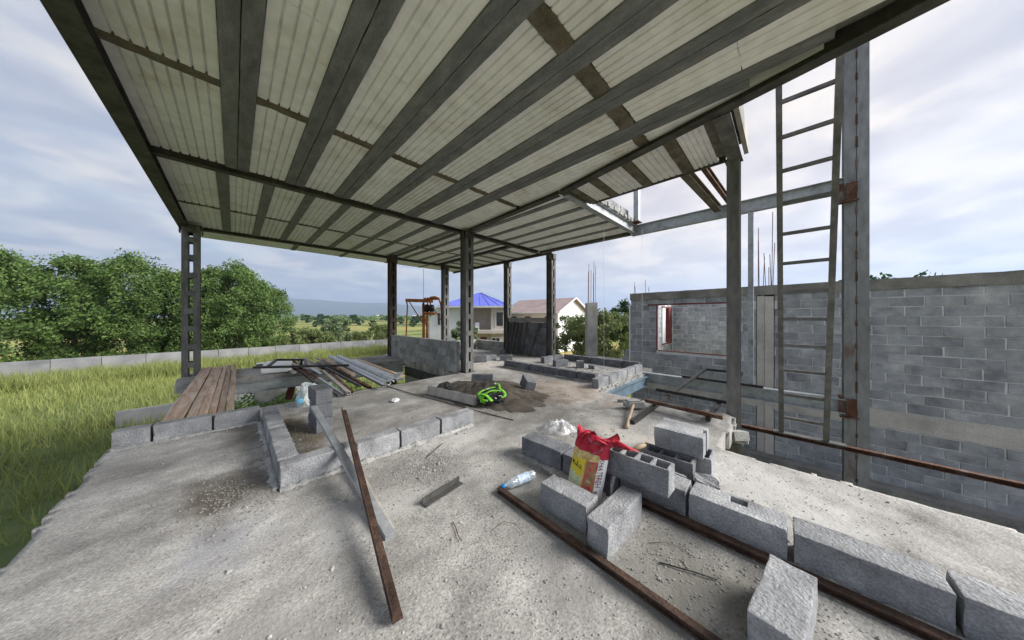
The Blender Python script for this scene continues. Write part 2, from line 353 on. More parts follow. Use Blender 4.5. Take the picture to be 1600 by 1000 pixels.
class MB:
    def __init__(s): s.v = []; s.f = []; s.m = []; s.cur = 0
    def add(s, vs, fs):
        n = len(s.v); s.v += [tuple(p) for p in vs]; s.f += [tuple(n + i for i in q) for q in fs]; s.m += [s.cur] * len(fs); return s
    def box(s, x0, x1, y0, y1, z0, z1, mat=None):
        vs = [Vector(p) for p in ((x0, y0, z0), (x1, y0, z0), (x1, y1, z0), (x0, y1, z0), (x0, y0, z1), (x1, y0, z1), (x1, y1, z1), (x0, y1, z1))]
        if mat: vs = [mat @ p for p in vs]
        return s.add(vs, [(0, 3, 2, 1), (4, 5, 6, 7), (0, 1, 5, 4), (1, 2, 6, 5), (2, 3, 7, 6), (3, 0, 4, 7)])
    def ext(s, prof, p0, p1, up=(0, 0, 1), cap=True):
        """profile [(u,v)] (counter-clockwise) swept from p0 to p1; v along up, u to the right of the direction"""
        p0 = Vector(p0); p1 = Vector(p1); d = (p1 - p0).normalized(); up = Vector(up)
        u = d.cross(up)
        if u.length < 1e-5: up = Vector((0, 1, 0)); u = d.cross(up)
        u.normalize(); w = u.cross(d).normalized()
        n = len(prof)
        vs = [p0 + u * a + w * b for a, b in prof] + [p1 + u * a + w * b for a, b in prof]
        fs = [(i, (i + 1) % n, n + (i + 1) % n, n + i) for i in range(n)]
        if cap: fs += [tuple(range(n))[::-1], tuple(range(n, 2 * n))]
        return s.add(vs, fs)
    def tube(s, p0, p1, r, n=8, r1=None):
        r1 = r if r1 is None else r1
        p0 = Vector(p0); p1 = Vector(p1); d = (p1 - p0).normalized()
        a = Vector((0, 0, 1)) if abs(d.z) < 0.9 else Vector((1, 0, 0))
        u = d.cross(a).normalized(); w = d.cross(u)
        c = [(math.cos(6.28318 * i / n), math.sin(6.28318 * i / n)) for i in range(n)]
        vs = [p0 + (u * x + w * y) * r for x, y in c] + [p1 + (u * x + w * y) * r1 for x, y in c]
        return s.add(vs, [(i, (i + 1) % n, n + (i + 1) % n, n + i) for i in range(n)] + [tuple(range(n))[::-1], tuple(range(n, 2 * n))])
    def path(s, pts, r, n=6, flat=1.0, upv=None):
        """swept tube through pts; flat squashes it into a band; r may be a list"""
        pts = [Vector(p) for p in pts]; k = len(pts); rings = []
        for i, p in enumerate(pts):
            d = (pts[min(i + 1, k - 1)] - pts[max(i - 1, 0)]).normalized()
            a = Vector(upv) if upv else (Vector((0, 0, 1)) if abs(d.z) < 0.95 else Vector((1, 0, 0)))
            u = d.cross(a).normalized(); w = u.cross(d).normalized()
            rr = r[i] if isinstance(r, (list, tuple)) else r
            rings.append([p + u * math.cos(6.28318 * j / n) * rr + w * math.sin(6.28318 * j / n) * rr * flat for j in range(n)])
        vs = [q for ring in rings for q in ring]
        fs = [(i * n + j, i * n + (j + 1) % n, (i + 1) * n + (j + 1) % n, (i + 1) * n + j) for i in range(k - 1) for j in range(n)]
        fs += [tuple(range(n))[::-1], tuple((k - 1) * n + j for j in range(n))]
        return s.add(vs, fs)
    def mesh(s, name, mats, smooth=False): return new_mesh(name, s.v, s.f, mats, smooth, s.m)
    def build(s, name, mats, parent=None, smooth=False): return put(name, s.mesh(name, mats, smooth), parent)

def I_prof(w, h, tf=0.010, tw=0.008):
    a, b = w / 2, h / 2
    return [(-a, -b), (a, -b), (a, -b + tf), (tw / 2, -b + tf), (tw / 2, b - tf), (a, b - tf), (a, b), (-a, b), (-a, b - tf), (-tw / 2, b - tf), (-tw / 2, -b + tf), (-a, -b + tf)]
def U_prof(w, h, t=0.008, side=1):          # channel, open towards +u*side
    a, b = w / 2, h / 2
    p = [(-a, -b), (a, -b), (a, -b + t), (-a + t, -b + t), (-a + t, b - t), (a, b - t), (a, b), (-a, b)]
    return p if side > 0 else [(-x, y) for x, y in reversed(p)]
def L_prof(w, h, t=0.006):
    return [(0, 0), (w, 0), (w, t), (t, t), (t, h), (0, h)]
def R_prof(w, h):
    return [(-w / 2, -h / 2), (w / 2, -h / 2), (w / 2, h / 2), (-w / 2, h / 2)]

def grid_solid(xs, ys, zs, solid, seed=0, rough=0.0, maxe=0.06):
    """boundary mesh of the solid cells of a grid (welded), refined to maxe and roughened"""
    def refine(c):
        out = [c[0]]; mark = []
        for i in range(len(c) - 1):
            k = max(1, int(math.ceil((c[i + 1] - c[i]) / maxe)))
            for j in range(1, k + 1): out.append(c[i] + (c[i + 1] - c[i]) * j / k); mark.append(i)
        return out, mark
    X, mx = refine(xs); Y, my = refine(ys); Z, mz = refine(zs)
    nx, ny, nz = len(mx), len(my), len(mz)
    def sol(i, j, k):
        if i < 0 or j < 0 or k < 0 or i >= nx or j >= ny or k >= nz: return False
        return solid(mx[i], my[j], mz[k])
    idx = {}; V = []; F = []
    def vid(i, j, k):
        q = (i, j, k)
        if q not in idx:
            idx[q] = len(V); V.append([X[i], Y[j], Z[k]])
        return idx[q]
    for i in range(nx):
        for j in range(ny):
            for k in range(nz):
                if not sol(i, j, k): continue
                if not sol(i - 1, j, k): F.append((vid(i, j, k), vid(i, j, k + 1), vid(i, j + 1, k + 1), vid(i, j + 1, k)))
                if not sol(i + 1, j, k): F.append((vid(i + 1, j, k), vid(i + 1, j + 1, k), vid(i + 1, j + 1, k + 1), vid(i + 1, j, k + 1)))
                if not sol(i, j - 1, k): F.append((vid(i, j, k), vid(i + 1, j, k), vid(i + 1, j, k + 1), vid(i, j, k + 1)))
                if not sol(i, j + 1, k): F.append((vid(i, j + 1, k), vid(i, j + 1, k + 1), vid(i + 1, j + 1, k + 1), vid(i + 1, j + 1, k)))
                if not sol(i, j, k - 1): F.append((vid(i, j, k), vid(i, j + 1, k), vid(i + 1, j + 1, k), vid(i + 1, j, k)))
                if not sol(i, j, k + 1): F.append((vid(i, j, k + 1), vid(i + 1, j, k + 1), vid(i + 1, j + 1, k + 1), vid(i, j + 1, k + 1)))
    bm = bmesh.new()
    bv = [bm.verts.new(p) for p in V]
    for q in F: bm.faces.new([bv[i] for i in q])
    bm.normal_update()
    return bm
def rough_block(L, Wd, H, mat, seed, hollow=0, notch=False, rough=0.0018, bev=0.006, maxe=0.055, wall=0.028, hole=None):
    """concrete block, length along y, base at z=0, centred in x,y"""
    a, b = Wd / 2, L / 2
    xs = [-a, -a + wall, a - wall, a]; ys = [-b, b]; zs = [0, H]
    if hollow:
        ys = [-b, -b + wall]
        cw = (L - wall * (hollow + 1)) / hollow
        for i in range(hollow): ys += [ys[-1] + cw, ys[-1] + cw + wall]
        sol = lambda i, j, k: not (i == 1 and j % 2 == 1 and k >= 1)
        zs = [0, 0.02, H]
    elif notch:
        xs = [-a, -0.02 + 0.05 * 0, 0.045, a]; ys = [-b, -b + 0.03, b]
        sol = lambda i, j, k: not (i == 1 and j == 0)
    elif hole:
        xs = [-a, hole[0], hole[1], a]; ys = [-b, hole[2], hole[3], b]; zs = [0, H - 0.09, H]
        sol = lambda i, j, k: not (i == 1 and j == 1 and k == 1)
    else:
        xs = [-a, a]; sol = lambda i, j, k: True
    bm = grid_solid(xs, ys, zs, sol, maxe=maxe)
    sharp = [e_ for e_ in bm.edges if len(e_.link_faces) == 2 and e_.calc_face_angle(0) > 0.5 and e_.is_convex]
    if bev: bmesh.ops.bevel(bm, geom=sharp, offset=bev, segments=2, profile=0.6, affect='EDGES', clamp_overlap=True)
    for v in bm.verts:
        p = v.co * 9 + Vector((seed * 7.3, seed * 3.1, seed))
        n = noise.noise_vector(p); n2_ = noise.noise_vector(p * 3.4)
        edge = sum(1 for c_, l_ in ((abs(v.co.x), a), (abs(v.co.y), b), (abs(v.co.z - H / 2), H / 2)) if l_ - c_ < 0.012)
        k = rough * (1.0 + 1.6 * (edge >= 2))
        v.co += n * k + n2_ * k * 0.7
        if edge >= 2 and noise.noise(p * 1.7) > 0.38:
            v.co -= Vector((math.copysign(1, v.co.x) * (a - abs(v.co.x) < 0.012), math.copysign(1, v.co.y) * (b - abs(v.co.y) < 0.012), (1 if v.co.z > H / 2 else 0))) * 0.004
    me = bpy.data.meshes.new('concrete_block')
    bm.to_mesh(me); bm.free()
    me.materials.append(MATS[mat])
    return me
def brick_mesh(L, Wd, H, mat, seed):
    """cheap block of a wall: 44-triangle bevelled box with slightly uneven corners; length along y, base z=0"""
    bm = bmesh.new()
    bmesh.ops.create_cube(bm, size=1)
    r_ = random.Random(seed)
    for v in bm.verts:
        v.co = Vector((v.co.x * Wd, v.co.y * L, (v.co.z + 0.5) * H)) + Vector((r_.uniform(-.004, .004), r_.uniform(-.004, .004), r_.uniform(-.003, .003)))
    bmesh.ops.bevel(bm, geom=bm.edges[:], offset=0.006, segments=1, affect='EDGES')
    me = bpy.data.meshes.new('block'); bm.to_mesh(me); bm.free()
    me.materials.append(MATS[mat])
    return me
BRK = {}
def brick(L, Wd, H, mat):
    k = (round(L, 2), Wd, H, mat)
    if k not in BRK: BRK[k] = [brick_mesh(L, Wd, H, mat, 11 * i + int(L * 100)) for i in range(4)]
    return rnd.choice(BRK[k])
def lay_wall(parent, p0, dirv, length, courses, L=0.40, H=0.20, Wd=0.15, joint=0.012, mat='block_wall', z0=0.0, skip=None, jit=0.006, name='block', limit=None, start=0.5):
    """courses of blocks along dirv ('x' or 'y') from p0; skip(s0, s1, zlo, zhi) leaves a block out. Returns overflow list"""
    over = []; cnt = 0
    for c in range(courses):
        s = -L * (start if c % 2 else 0) - (rnd.uniform(0, 0.04))
        while s < length - 0.03:
            a_, b_ = max(0, s), min(length, s + L)
            s += L + joint * rnd.uniform(.6, 1.7)
            if b_ - a_ < 0.06: continue
            zl = z0 + c * (H + joint) + rnd.uniform(-.004, .004)
            segs = [(a_, b_)]
            if skip:
                segs = skip(a_, b_, zl, zl + H)
            for (q0, q1) in segs:
                if q1 - q0 < 0.05: continue
                mid = (q0 + q1) / 2; ln = round((q1 - q0) / 0.04) * 0.04 if abs((q1 - q0) - L) > 0.01 else L
                ln = min(ln, q1 - q0)
                me = brick(ln, Wd, H, mat)
                j = rnd.uniform(-jit, jit)
                if dirv == 'y': loc = (p0[0] + j, p0[1] + mid, zl); rz = rnd.uniform(-.008, .008)
                else: loc = (p0[0] + mid, p0[1] + j, zl); rz = R(90) + rnd.uniform(-.008, .008)
                if rnd.random() < 0.5: rz += math.pi
                over.append((me, loc, rz))
    return over
def place_blocks(parent, items, limit=300, name='block', key=None):
    if key: items = sorted(items, key=key)
    for me, loc, rz in items[:limit]: put(name, me, parent, loc, (0, 0, rz))
    rest = items[limit:]
    if rest:
        mb = MB(); mat = rest[0][0].materials[0].name
        for me, loc, rz in rest:
            Mx = Matrix.Translation(loc) @ Matrix.Rotation(rz, 4, 'Z')
            mb.add([Mx @ v.co for v in me.vertices], [tuple(p.vertices) for p in me.polygons])
        o = mb.build('block_courses', mat, parent); o['kind'] = 'stuff'

# ================================================================== SETTING
ZG = -3.2
# ground sheet to the horizon: fine near, coarse far
def build_ground():
    xs = [-9000, -3000, -1000, -400, -160] + [-80 + 8 * i for i in range(21)] + [160, 400, 1000, 3000, 9000]
    V = []; F = []
    n = len(xs)
    for j, y in enumerate(xs):
        for i, x in enumerate(xs):
            d = max(abs(x), abs(y))
            z = ZG + (0.12 * noise.noise(Vector((x * .11, y * .11, 0))) if d < 70 else 0)
            V.append((x, y + 30, z))
    for j in range(n - 1):
        for i in range(n - 1):
            F.append((j * n + i, j * n + i + 1, (j + 1) * n + i + 1, (j + 1) * n + i))
    struct(put('ground', new_mesh('ground', V, F, 'ground_field', True)))
build_ground()

# mountains on the horizon
def build_mountains():
    V = []; F = []; n = 140
    for i in range(n):
        a = R(-80 + 160 * i / (n - 1))              # azimuth from forward, left negative
        D = 6500
        px = 430 * math.tan(a) if abs(a) < R(75) else (9999 if a > 0 else -9999)
        # ridge height in photo pixels above the horizon
        if px < -355: hp = 33 + 5 * math.sin(px * .011)
        elif px < 60: hp = 30 - (px + 355) * 0.052
        else: hp = max(6, 9 - (px - 60) * 0.01)
        hp += 1.6 * noise.noise(Vector((px * .018, 3.1, 0))) + 0.8 * noise.noise(Vector((px * .06, 9.1, 0)))
        h = hp / 430 * D * 1.0
        fx, fy = .7112, .7030; rx, ry = .7030, -.7112
        ca, sa = math.cos(a), math.sin(a)
        dx, dy = fx * ca + rx * sa, fy * ca + ry * sa
        k = 1 / max(ca, 0.3)
        V += [(dx * 5200 * k, dy * 5200 * k, ZG - 2), (dx * 5900 * k, dy * 5900 * k, ZG + h * .55 + 18 * noise.noise(Vector((i * .5, 0, 7)))), (dx * D * k, dy * D * k, ZG + h), (dx * 7600 * k, dy * 7600 * k, ZG - 2)]
    for i in range(n - 1):
        for j in range(3):
            F.append((i * 4 + j, (i + 1) * 4 + j, (i + 1) * 4 + j + 1, i * 4 + j + 1))
    struct(put('mountains', new_mesh('mountains', V, F, 'mountain_rock', True)))
build_mountains()
mb = MB(); mb.box(4.3, 10.3, -7.0, 2.5, ZG - .3, ZG + .16); struct(mb.build('added_lower_floor', 'dark_concrete'))  # added grey floors on the lower level, to cut green light bouncing off the grass
mb = MB(); mb.box(4.20, 8.3, 2.6, 10.9, ZG - .3, ZG + .17); struct(mb.build('added_lower_floor', 'dark_concrete'))
mb = MB(); mb.box(-.93, 4.19, -3.0, 5.9, ZG - .3, ZG + .15); struct(mb.build('added_lower_floor', 'dark_concrete'))

# ---------------------------------------------------------------- floor slab
def floor_inside(x, y):
    q_ = noise.noise(Vector((x * 3.1, y * 3.1, 4.0))) * .035 + noise.noise(Vector((x * 11, y * 11, 2.0))) * .03
    x += q_; y += q_ * .8
    if -0.95 < x < 5.05 and -3.0 < y < 6.0 and (x < 3.75 or y > 0.5): return True
    if 4.12 < x < 8.35 and 2.65 < y < 11.2: return True
    if -0.9 < x <= 4.12 and 9.3 < y < 10.95: return True
    return False
def floor_z(x, y):
    p = Vector((x, y, 0))
    z = 0.010 * noise.noise(p * 1.3) + 0.006 * noise.noise(p * 4.0) + 0.004 * noise.noise(p * 11) + 0.0022 * noise.noise(p * 27)
    # the slab's broken lip by the stair column
    d = math.hypot((x - 4.85) / 0.30, (y - 0.72) / 0.34)
    if d < 1: z += 0.10 * (1 - d * d) * (0.8 + 0.5 * noise.noise(p * 9))
    return z
def build_floor():
    c = 0.035
    x0, y0 = -1.0, -3.05
    nx, ny = int(9.5 / c), int(14.4 / c)
    idx = {}; V = []; F = []
    def vid(i, j):
        k = (i, j)
        if k not in idx:
            x, y = x0 + i * c, y0 + j * c
            idx[k] = len(V); V.append((x, y, floor_z(x, y)))
        return idx[k]
    cells = set()
    for i in range(nx):
        for j in range(ny):
            if floor_inside(x0 + (i + .5) * c, y0 + (j + .5) * c): cells.add((i, j))
    for (i, j) in cells: F.append((vid(i, j), vid(i + 1, j), vid(i + 1, j + 1), vid(i, j + 1)))
    low = {}
    def lid(i, j):
        k = (i, j)
        if k not in low:
            x, y = x0 + i * c, y0 + j * c
            w = 0.010
            low[k] = len(V); V.append((x + w * noise.noise(Vector((x * 9, y * 9, 1))), y + w * noise.noise(Vector((x * 9, y * 9, 5))), -0.20))
        return low[k]
    for (i, j) in cells:
        for (di, dj, a, b) in ((-1, 0, (i, j + 1), (i, j)), (1, 0, (i + 1, j), (i + 1, j + 1)), (0, -1, (i, j), (i + 1, j)), (0, 1, (i + 1, j + 1), (i, j + 1))):
            if (i + di, j + dj) not in cells:
                F.append((vid(*a), lid(*a), lid(*b), vid(*b)))
    # coarse underside
    me = new_mesh('floor', V, F, 'floor_concrete', True)
    o = struct(put('floor', me))
    # underside as a child part
    mb = MB()
    for (a, b, c_, d_) in ((-.93, 3.74, -3, 5.98), (3.74, 5.03, 0.52, 5.98), (4.14, 5.03, 5.98, 11.18), (5.03, 8.33, 2.67, 11.18), (-.88, 4.14, 9.32, 10.93)):
        mb.add([(a, c_, -.198), (b, c_, -.198), (b, d_, -.198), (a, d_, -.198)], [(3, 2, 1, 0)])
    mb.build('slab_underside', 'dark_concrete', o)
    return o
FLOOR = build_floor()

# ---------------------------------------------------------------- ceiling
ZR = 3.79
CEIL = MB()
def roof_slabs():
    for (a, b, c, d) in ((-0.92, 3.60, -1.3, 6.2), (-0.92, 8.02, 6.2, 12.2), (4.27, 7.82, 2.95, 6.2), (3.95, 5.2, 0.5, 2.95)):
        CEIL.box(a, b, c, d, ZR + 0.11, ZR + 0.30)
    # wedge towards the skewed edge beam
    v = [(3.60, -1.3), (3.62, -.3), (4.27, 2.95), (4.27, 6.2), (3.60, 6.2)]
    k = len(v)
    CEIL.add([(x, y, ZR + .11) for x, y in v] + [(x, y, ZR + .30) for x, y in v],
             [tuple(range(k))[::-1], tuple(range(k, 2 * k))] + [(i, (i + 1) % k, k + (i + 1) % k, k + i) for i in range(k)])
roof_slabs()
CEILING = struct(CEIL.build('ceiling', 'dark_concrete'))

def beam_x(y):                 # centre line of the skewed edge beam
    if y < 3.0: return 3.66 + (y + 0.3) * (4.27 - 3.66) / 3.3
    return 4.27 + (y - 3.0) * 0.15 / 3.2
def foam(a0, a1, b0, b1, along='y', clip=None, z=ZR + 0.022, n=None):
    """grooved polystyrene infill: grooves run along 'along' from b0 to b1, across from a0 to a1"""
    w = a1 - a0
    n = n or max(2, int(round(w / 0.092)))
    g = 0.011; dz = 0.026
    prof = []
    st = w / n
    for i in range(n):
        q0, q1 = a0 + st * i, a0 + st * (i + 1)
        if i > 0: prof += [(q0 + g, 0)]
        else: prof += [(q0, 0)]
        if i < n - 1: prof += [(q1 - g, 0), (q1 - g * .3, dz), (q1 + g * .3, dz)]
        else: prof += [(q1, 0)]
    V = []; F = []
    m = max(2, int((b1 - b0) / 0.25))
    seed = rnd.uniform(0, 99)
    for j in range(m + 1):
        bb = b0 + (b1 - b0) * j / m
        for (a, dzv) in prof:
            aa = min(a, clip(bb)) if clip else a
            sag = 0.004 * noise.noise(Vector((aa * 2, bb * 2, seed))) 
            zz = z + dzv + sag
            eb = bb
            if j in (0, m): eb += 0.012 * noise.noise(Vector((aa * 14, seed, j))) * (1 if j == 0 else -1)
            V.append((aa, eb, zz) if along == 'y' else (eb, aa, zz))
    k = len(prof)
    for j in range(m):
        for i in range(k - 1):
            q = (j * k + i, (j + 1) * k + i, (j + 1) * k + i + 1, j * k + i + 1)
            F.append(q if along == 'y' else q[::-1])
    # end and side skirts for thickness
    top = len(V); tz = z + 0.085
    def T(i): x, y, _ = V[i]; V.append((x, y, tz)); return len(V) - 1
    per = [i for i in range(k)] + [j * k + k - 1 for j in range(1, m + 1)] + [m * k + i for i in range(k - 2, -1, -1)] + [j * k for j in range(m - 1, 0, -1)]
    tp = [T(i) for i in per]
    L_ = len(per)
    for i in range(L_): F.append((per[i], per[(i + 1) % L_], tp[(i + 1) % L_], tp[i]))
    put('foam_panel', new_mesh('foam_panel', V, F, 'foam'), CEILING)
def joist(a, w, b0, b1, along='y', z=ZR, mat='joist_sheet', rough=True, h=0.105):
    V = []; F = []; m = max(2, int((b1 - b0) / 0.12)); seed = rnd.uniform(0, 99)
    for j in range(m + 1):
        bb = b0 + (b1 - b0) * j / m
        for s, zz in ((-1, z + h), (-1, z), (1, z), (1, z + h)):
            aa = a + s * w / 2 + (0.006 * noise.noise(Vector((bb * 6, seed, s))) if rough else 0)
            V.append((aa, bb, zz + 0.002 * noise.noise(Vector((bb * 3, seed, 8)))) if along == 'y' else (bb, aa, zz))
    for j in range(m):
        for i in range(3):
            q = (j * 4 + i, j * 4 + i + 1, (j + 1) * 4 + i + 1, (j + 1) * 4 + i)
            F.append(q[::-1] if along == 'y' else q)
    F += [(0, 1, 2, 3), (m * 4 + 3, m * 4 + 2, m * 4 + 1, m * 4)]
    put('joist', new_mesh('joist', V, F, mat), CEILING)
def rib(x0, x1, y, w, along='x', mat='rib_concrete'):
    """rough concrete cross rib between joists"""
    V = []; F = []; m = max(3, int(abs(x1 - x0) / 0.03)); sd_ = rnd.uniform(0, 99)
    for j in range(m + 1):
        x = x0 + (x1 - x0) * j / m
        n0 = 0.016 * noise.noise(Vector((x * 11, sd_, 0))); n1_ = 0.010 * noise.noise(Vector((x * 13, sd_, 4)))
        zz = ZR + 0.006 + 0.010 * noise.noise(Vector((x * 8, sd_, 2)))
        for q in ((y - w / 2 + n0, ZR + .1), (y - w / 2 + n0, zz), (y + w / 2 + n1_, zz + .003), (y + w / 2 + n1_, ZR + .1)):
            V.append((x, q[0], q[1]) if along == 'x' else (q[0], x, q[1]))
    for j in range(m):
        for i in range(3): F.append((j * 4 + i, (j + 1) * 4 + i, (j + 1) * 4 + i + 1, j * 4 + i + 1))
    put('cross_rib', new_mesh('cross_rib', V, F, mat), CEILING)

# bay over the camera: double joists, foam between, cross ribs
SEAM = [0.04, 0.76, 1.48, 2.18, 2.87, 3.55]
Y0, Y1 = -1.25, 6.16
for s in SEAM:
    yb = Y0
    if s > 3.4: yb = 0.0
    for q in (-1, 1):
        joist(s + q * 0.068, 0.128, yb if s < 3.4 else (-0.3 if q < 0 else 0.25), Y1)
gaps = [(-0.80, SEAM[0] - .134)] + [(SEAM[i] + .134, SEAM[i + 1] - .134) for i in range(5)]
ribs_y = [(1.36, 0.17), (4.06, 0.11)]
for gi, (a, b) in enumerate(gaps):
    ys = [Y0, 1.36 - .085, 1.36 + .085, 4.06 - .055, 4.06 + .055, Y1]
    for k in range(0, 6, 2):
        lo, hi = ys[k], ys[k + 1]
        cuts = [lo]
        if hi - lo > 2.3: cuts.append(lo + (hi - lo) * rnd.uniform(.4, .62))
        cuts.append(hi)
        for q in range(len(cuts) - 1): foam(a + .003, b - .003, cuts[q] + .003, cuts[q + 1] - .003)
    for (ry, rw) in ribs_y: rib(a, b, ry + rnd.uniform(-.02, .02), rw)
# last gap up to the skewed beam
for lo, hi in ((-0.25, 1.3), (1.31, 2.9), (2.91, 4.0), (4.12, Y1)):
    foam(3.69, 4.50, lo, hi, clip=lambda y: beam_x(y) - 0.02, n=9)
rib(3.69, 4.2, 4.06, 0.11); rib(3.69, 3.93, 1.36, 0.15)
# second bay: single joists
S2 = [-0.13, 0.45, 1.05, 1.67, 2.29, 2.91, 3.53, 4.15, 4.77, 5.39, 6.0]
Y2, Y3 = 6.40, 10.82
for s in S2: joist(s, 0.15, Y2, Y3)
g2 = [(-0.80, S2[0] - .075)] + [(S2[i] + .075, S2[i + 1] - .075) for i in range(len(S2) - 1)] + [(6.075, 6.30)]
for (a, b) in g2:
    foam(a + .003, b - .003, Y2, 8.66); foam(a + .003, b - .003, 8.76, Y3)
    rib(a, b, 8.71, 0.08)
# bay right of the middle column
S4 = [4.66, 5.25, 5.85, 6.45, 7.08]
for s in S4: joist(s, 0.13, 3.05, 6.16)
g4 = [(4.38, 4.595)] + [(S4[i] + .065, S4[i + 1] - .065) for i in range(4)] + [(7.145, 7.66)]
for (a, b) in g4:
    foam(a + .003, b - .003, 3.05, 4.7); foam(a + .003, b - .003, 4.71, 6.16)
# far right bay: joists the other way
S3 = [6.95, 7.6, 8.25, 8.9, 9.55, 10.2]
for s in S3: joist(s, 0.13, 6.42, 7.85, along='x')
g3 = [(6.40, 6.885)] + [(S3[i] + .065, S3[i + 1] - .065) for i in range(5)] + [(10.265, 10.82)]
for (a, b) in g3: foam(a + .003, b - .003, 6.42, 7.92, along='x')
# cantilever beyond the far beam
for (x0_, x1_) in ((-0.88, 1.38), (1.52, 2.83), (2.97, 4.53), (4.67, 6.03), (6.17, 7.98)):
    foam(11.02, 12.18, x0_, x1_, along='x', n=5, z=ZR + .01)
for xx in (1.45, 2.9, 4.6, 6.1): joist(xx, 0.13, 11.02, 12.19)
# strip beside the stair opening: joists across
for yy in (2.78, 2.33, 1.72, 1.10): joist(yy, 0.15, beam_x(yy) + .06, 5.18, along='x', mat='rib_concrete')
for (a, b) in ((2.41, 2.70), (1.80, 2.25), (1.18, 1.64), (0.70, 1.02)):
    foam(a + .003, b - .003, beam_x((a + b) / 2) + .06, 5.19, along='x', n=5)
joist(0.62, 0.14, beam_x(.6) + .06, 5.0, along='x', mat='rib_concrete')

# ---------------------------------------------------------------- steel frame of the building
def ibeam(label, p0, p1, w, h, mat, up=(0, 0, 1), name='steel_beam', group=None, tf=0.012):
    mb = MB(); mb.ext(I_prof(w, h, tf), p0, p1, up)
    o = mb.build(name, mat); tag(o, label, 'beam', group); return o
zb = ZR - 0.03
ibeam('dark steel beam crossing the ceiling above the middle column', (-0.85, 6.28, zb + .08), (7.75, 6.28, zb + .08), 0.12, 0.20, 'steel_dark')
ibeam('dark steel beam along the far edge of the ceiling', (-0.85, 10.92, zb + .08), (7.95, 10.92, zb + .08), 0.14, 0.20, 'steel_dark')
ibeam('dark steel edge beam of the ceiling above the left column', (-0.87, -1.3, zb + .03), (-0.87, 10.82, zb + .03), 0.16, 0.26, 'steel_dark')
ibeam('dark slanting edge beam of the ceiling beside the ladder', (beam_x(-1.3), -1.3, zb + .07), (beam_x(2.95), 2.95, zb + .07), 0.13, 0.20, 'steel_dark')
ibeam('dark ceiling beam running to the middle column', (4.27, 3.0, zb + .07), (4.42, 6.2, zb + .07), 0.13, 0.20, 'steel_dark')
ibeam('dark ceiling beam above the block half wall', (4.36, 6.36, zb + .105), (4.36, 10.84, zb + .105), 0.12, 0.18, 'steel_dark')
ibeam('heavy dark ceiling beam in the far right bay', (6.36, 6.36, zb + .08), (6.36, 10.84, zb + .08), 0.14, 0.20, 'steel_dark')
ibeam('dark ceiling edge beam over the two far right columns', (8.0, 5.9, zb + .07), (8.0, 12.2, zb + .07), 0.12, 0.20, 'steel_dark')
ibeam('grey steel edge beam along the right bay of the ceiling', (7.74, 3.0, zb + .08), (7.74, 6.16, zb + .08), 0.13, 0.22, 'steel_grey')
o = ibeam('blue grey steel beam below the ceiling beside the stair opening', (4.36, 2.90, zb + .07), (7.66, 2.90, zb + .07), 0.13, 0.22, 'steel_blue')
ibeam('pale grey steel beam crossing the sky behind the ladder', (7.72, -0.85, zb + .06), (7.72, 2.98, zb + .06), 0.14, 0.26, 'steel_blue')
ibeam('brown grey joist beam across the stair opening, left of the pair', (5.24, 1.18, zb + .12), (7.62, 1.05, zb + .12), 0.13, 0.14, 'rib_concrete')
ibeam('dark rusty joist beam across the stair opening, right of the pair', (5.24, 0.92, zb + .12), (7.62, 0.80, zb + .12), 0.07, 0.12, 'steel_rusty')
ibeam('thin dark trim beam along the ceiling strip above the stair opening', (5.21, 0.62, zb + .09), (5.21, 2.82, zb + .09), 0.04, 0.12, 'steel_dark')
mb = MB(); mb.ext(I_prof(0.16, 0.24), (3.86, 0.50, zb + .07), (5.12, 0.50, zb + .07))
o = mb.build('steel_beam', 'steel_grey'); tag(o, 'short thick grey beam end resting on the stair column', 'beam')
mb = MB(); mb.box(3.93, 5.2, 0.36, 0.41, ZR + .02, ZR + .28); mb.build('slab_edge', 'cast_concrete', CEILING)
# crust of concrete and upper curb over the blue grey beam
mb = MB()
for i in range(26):
    x = 4.75 + i * 0.112; h_ = rnd.uniform(.05, .11)
    mb.box(x, x + .115, 2.80 + rnd.uniform(-.02, .02), 2.94, zb + .185, zb + .185 + h_)
mb.build('slab_crust', 'mortar', CEILING)
# upper wall stump and post above the roof corner
t = thing('upper_post', 'short grey steel post standing above the roof corner', 'post', (7.45, 2.75, zb + .2))
mb = MB(); mb.ext(U_prof(.12, .14), (7.45, 2.75, zb + .19), (7.45, 2.75, 6.4), (1, 0, 0)); mb.build('shaft', 'steel_blue', t)
mb = MB(); mb.box(7.34, 7.58, 2.66, 2.84, zb + .18, zb + .20); mb.build('base_plate', 'steel_rusty', t)
t = thing('roof_parapet', 'pale low block parapet on the roof edge', 'parapet', (6.3, 3.05, zb + .3))
place_blocks(t, lay_wall(t, (5.2, 3.02), 'x', 2.2, 1, L=.42, z0=ZR + .30, mat='block_light'))

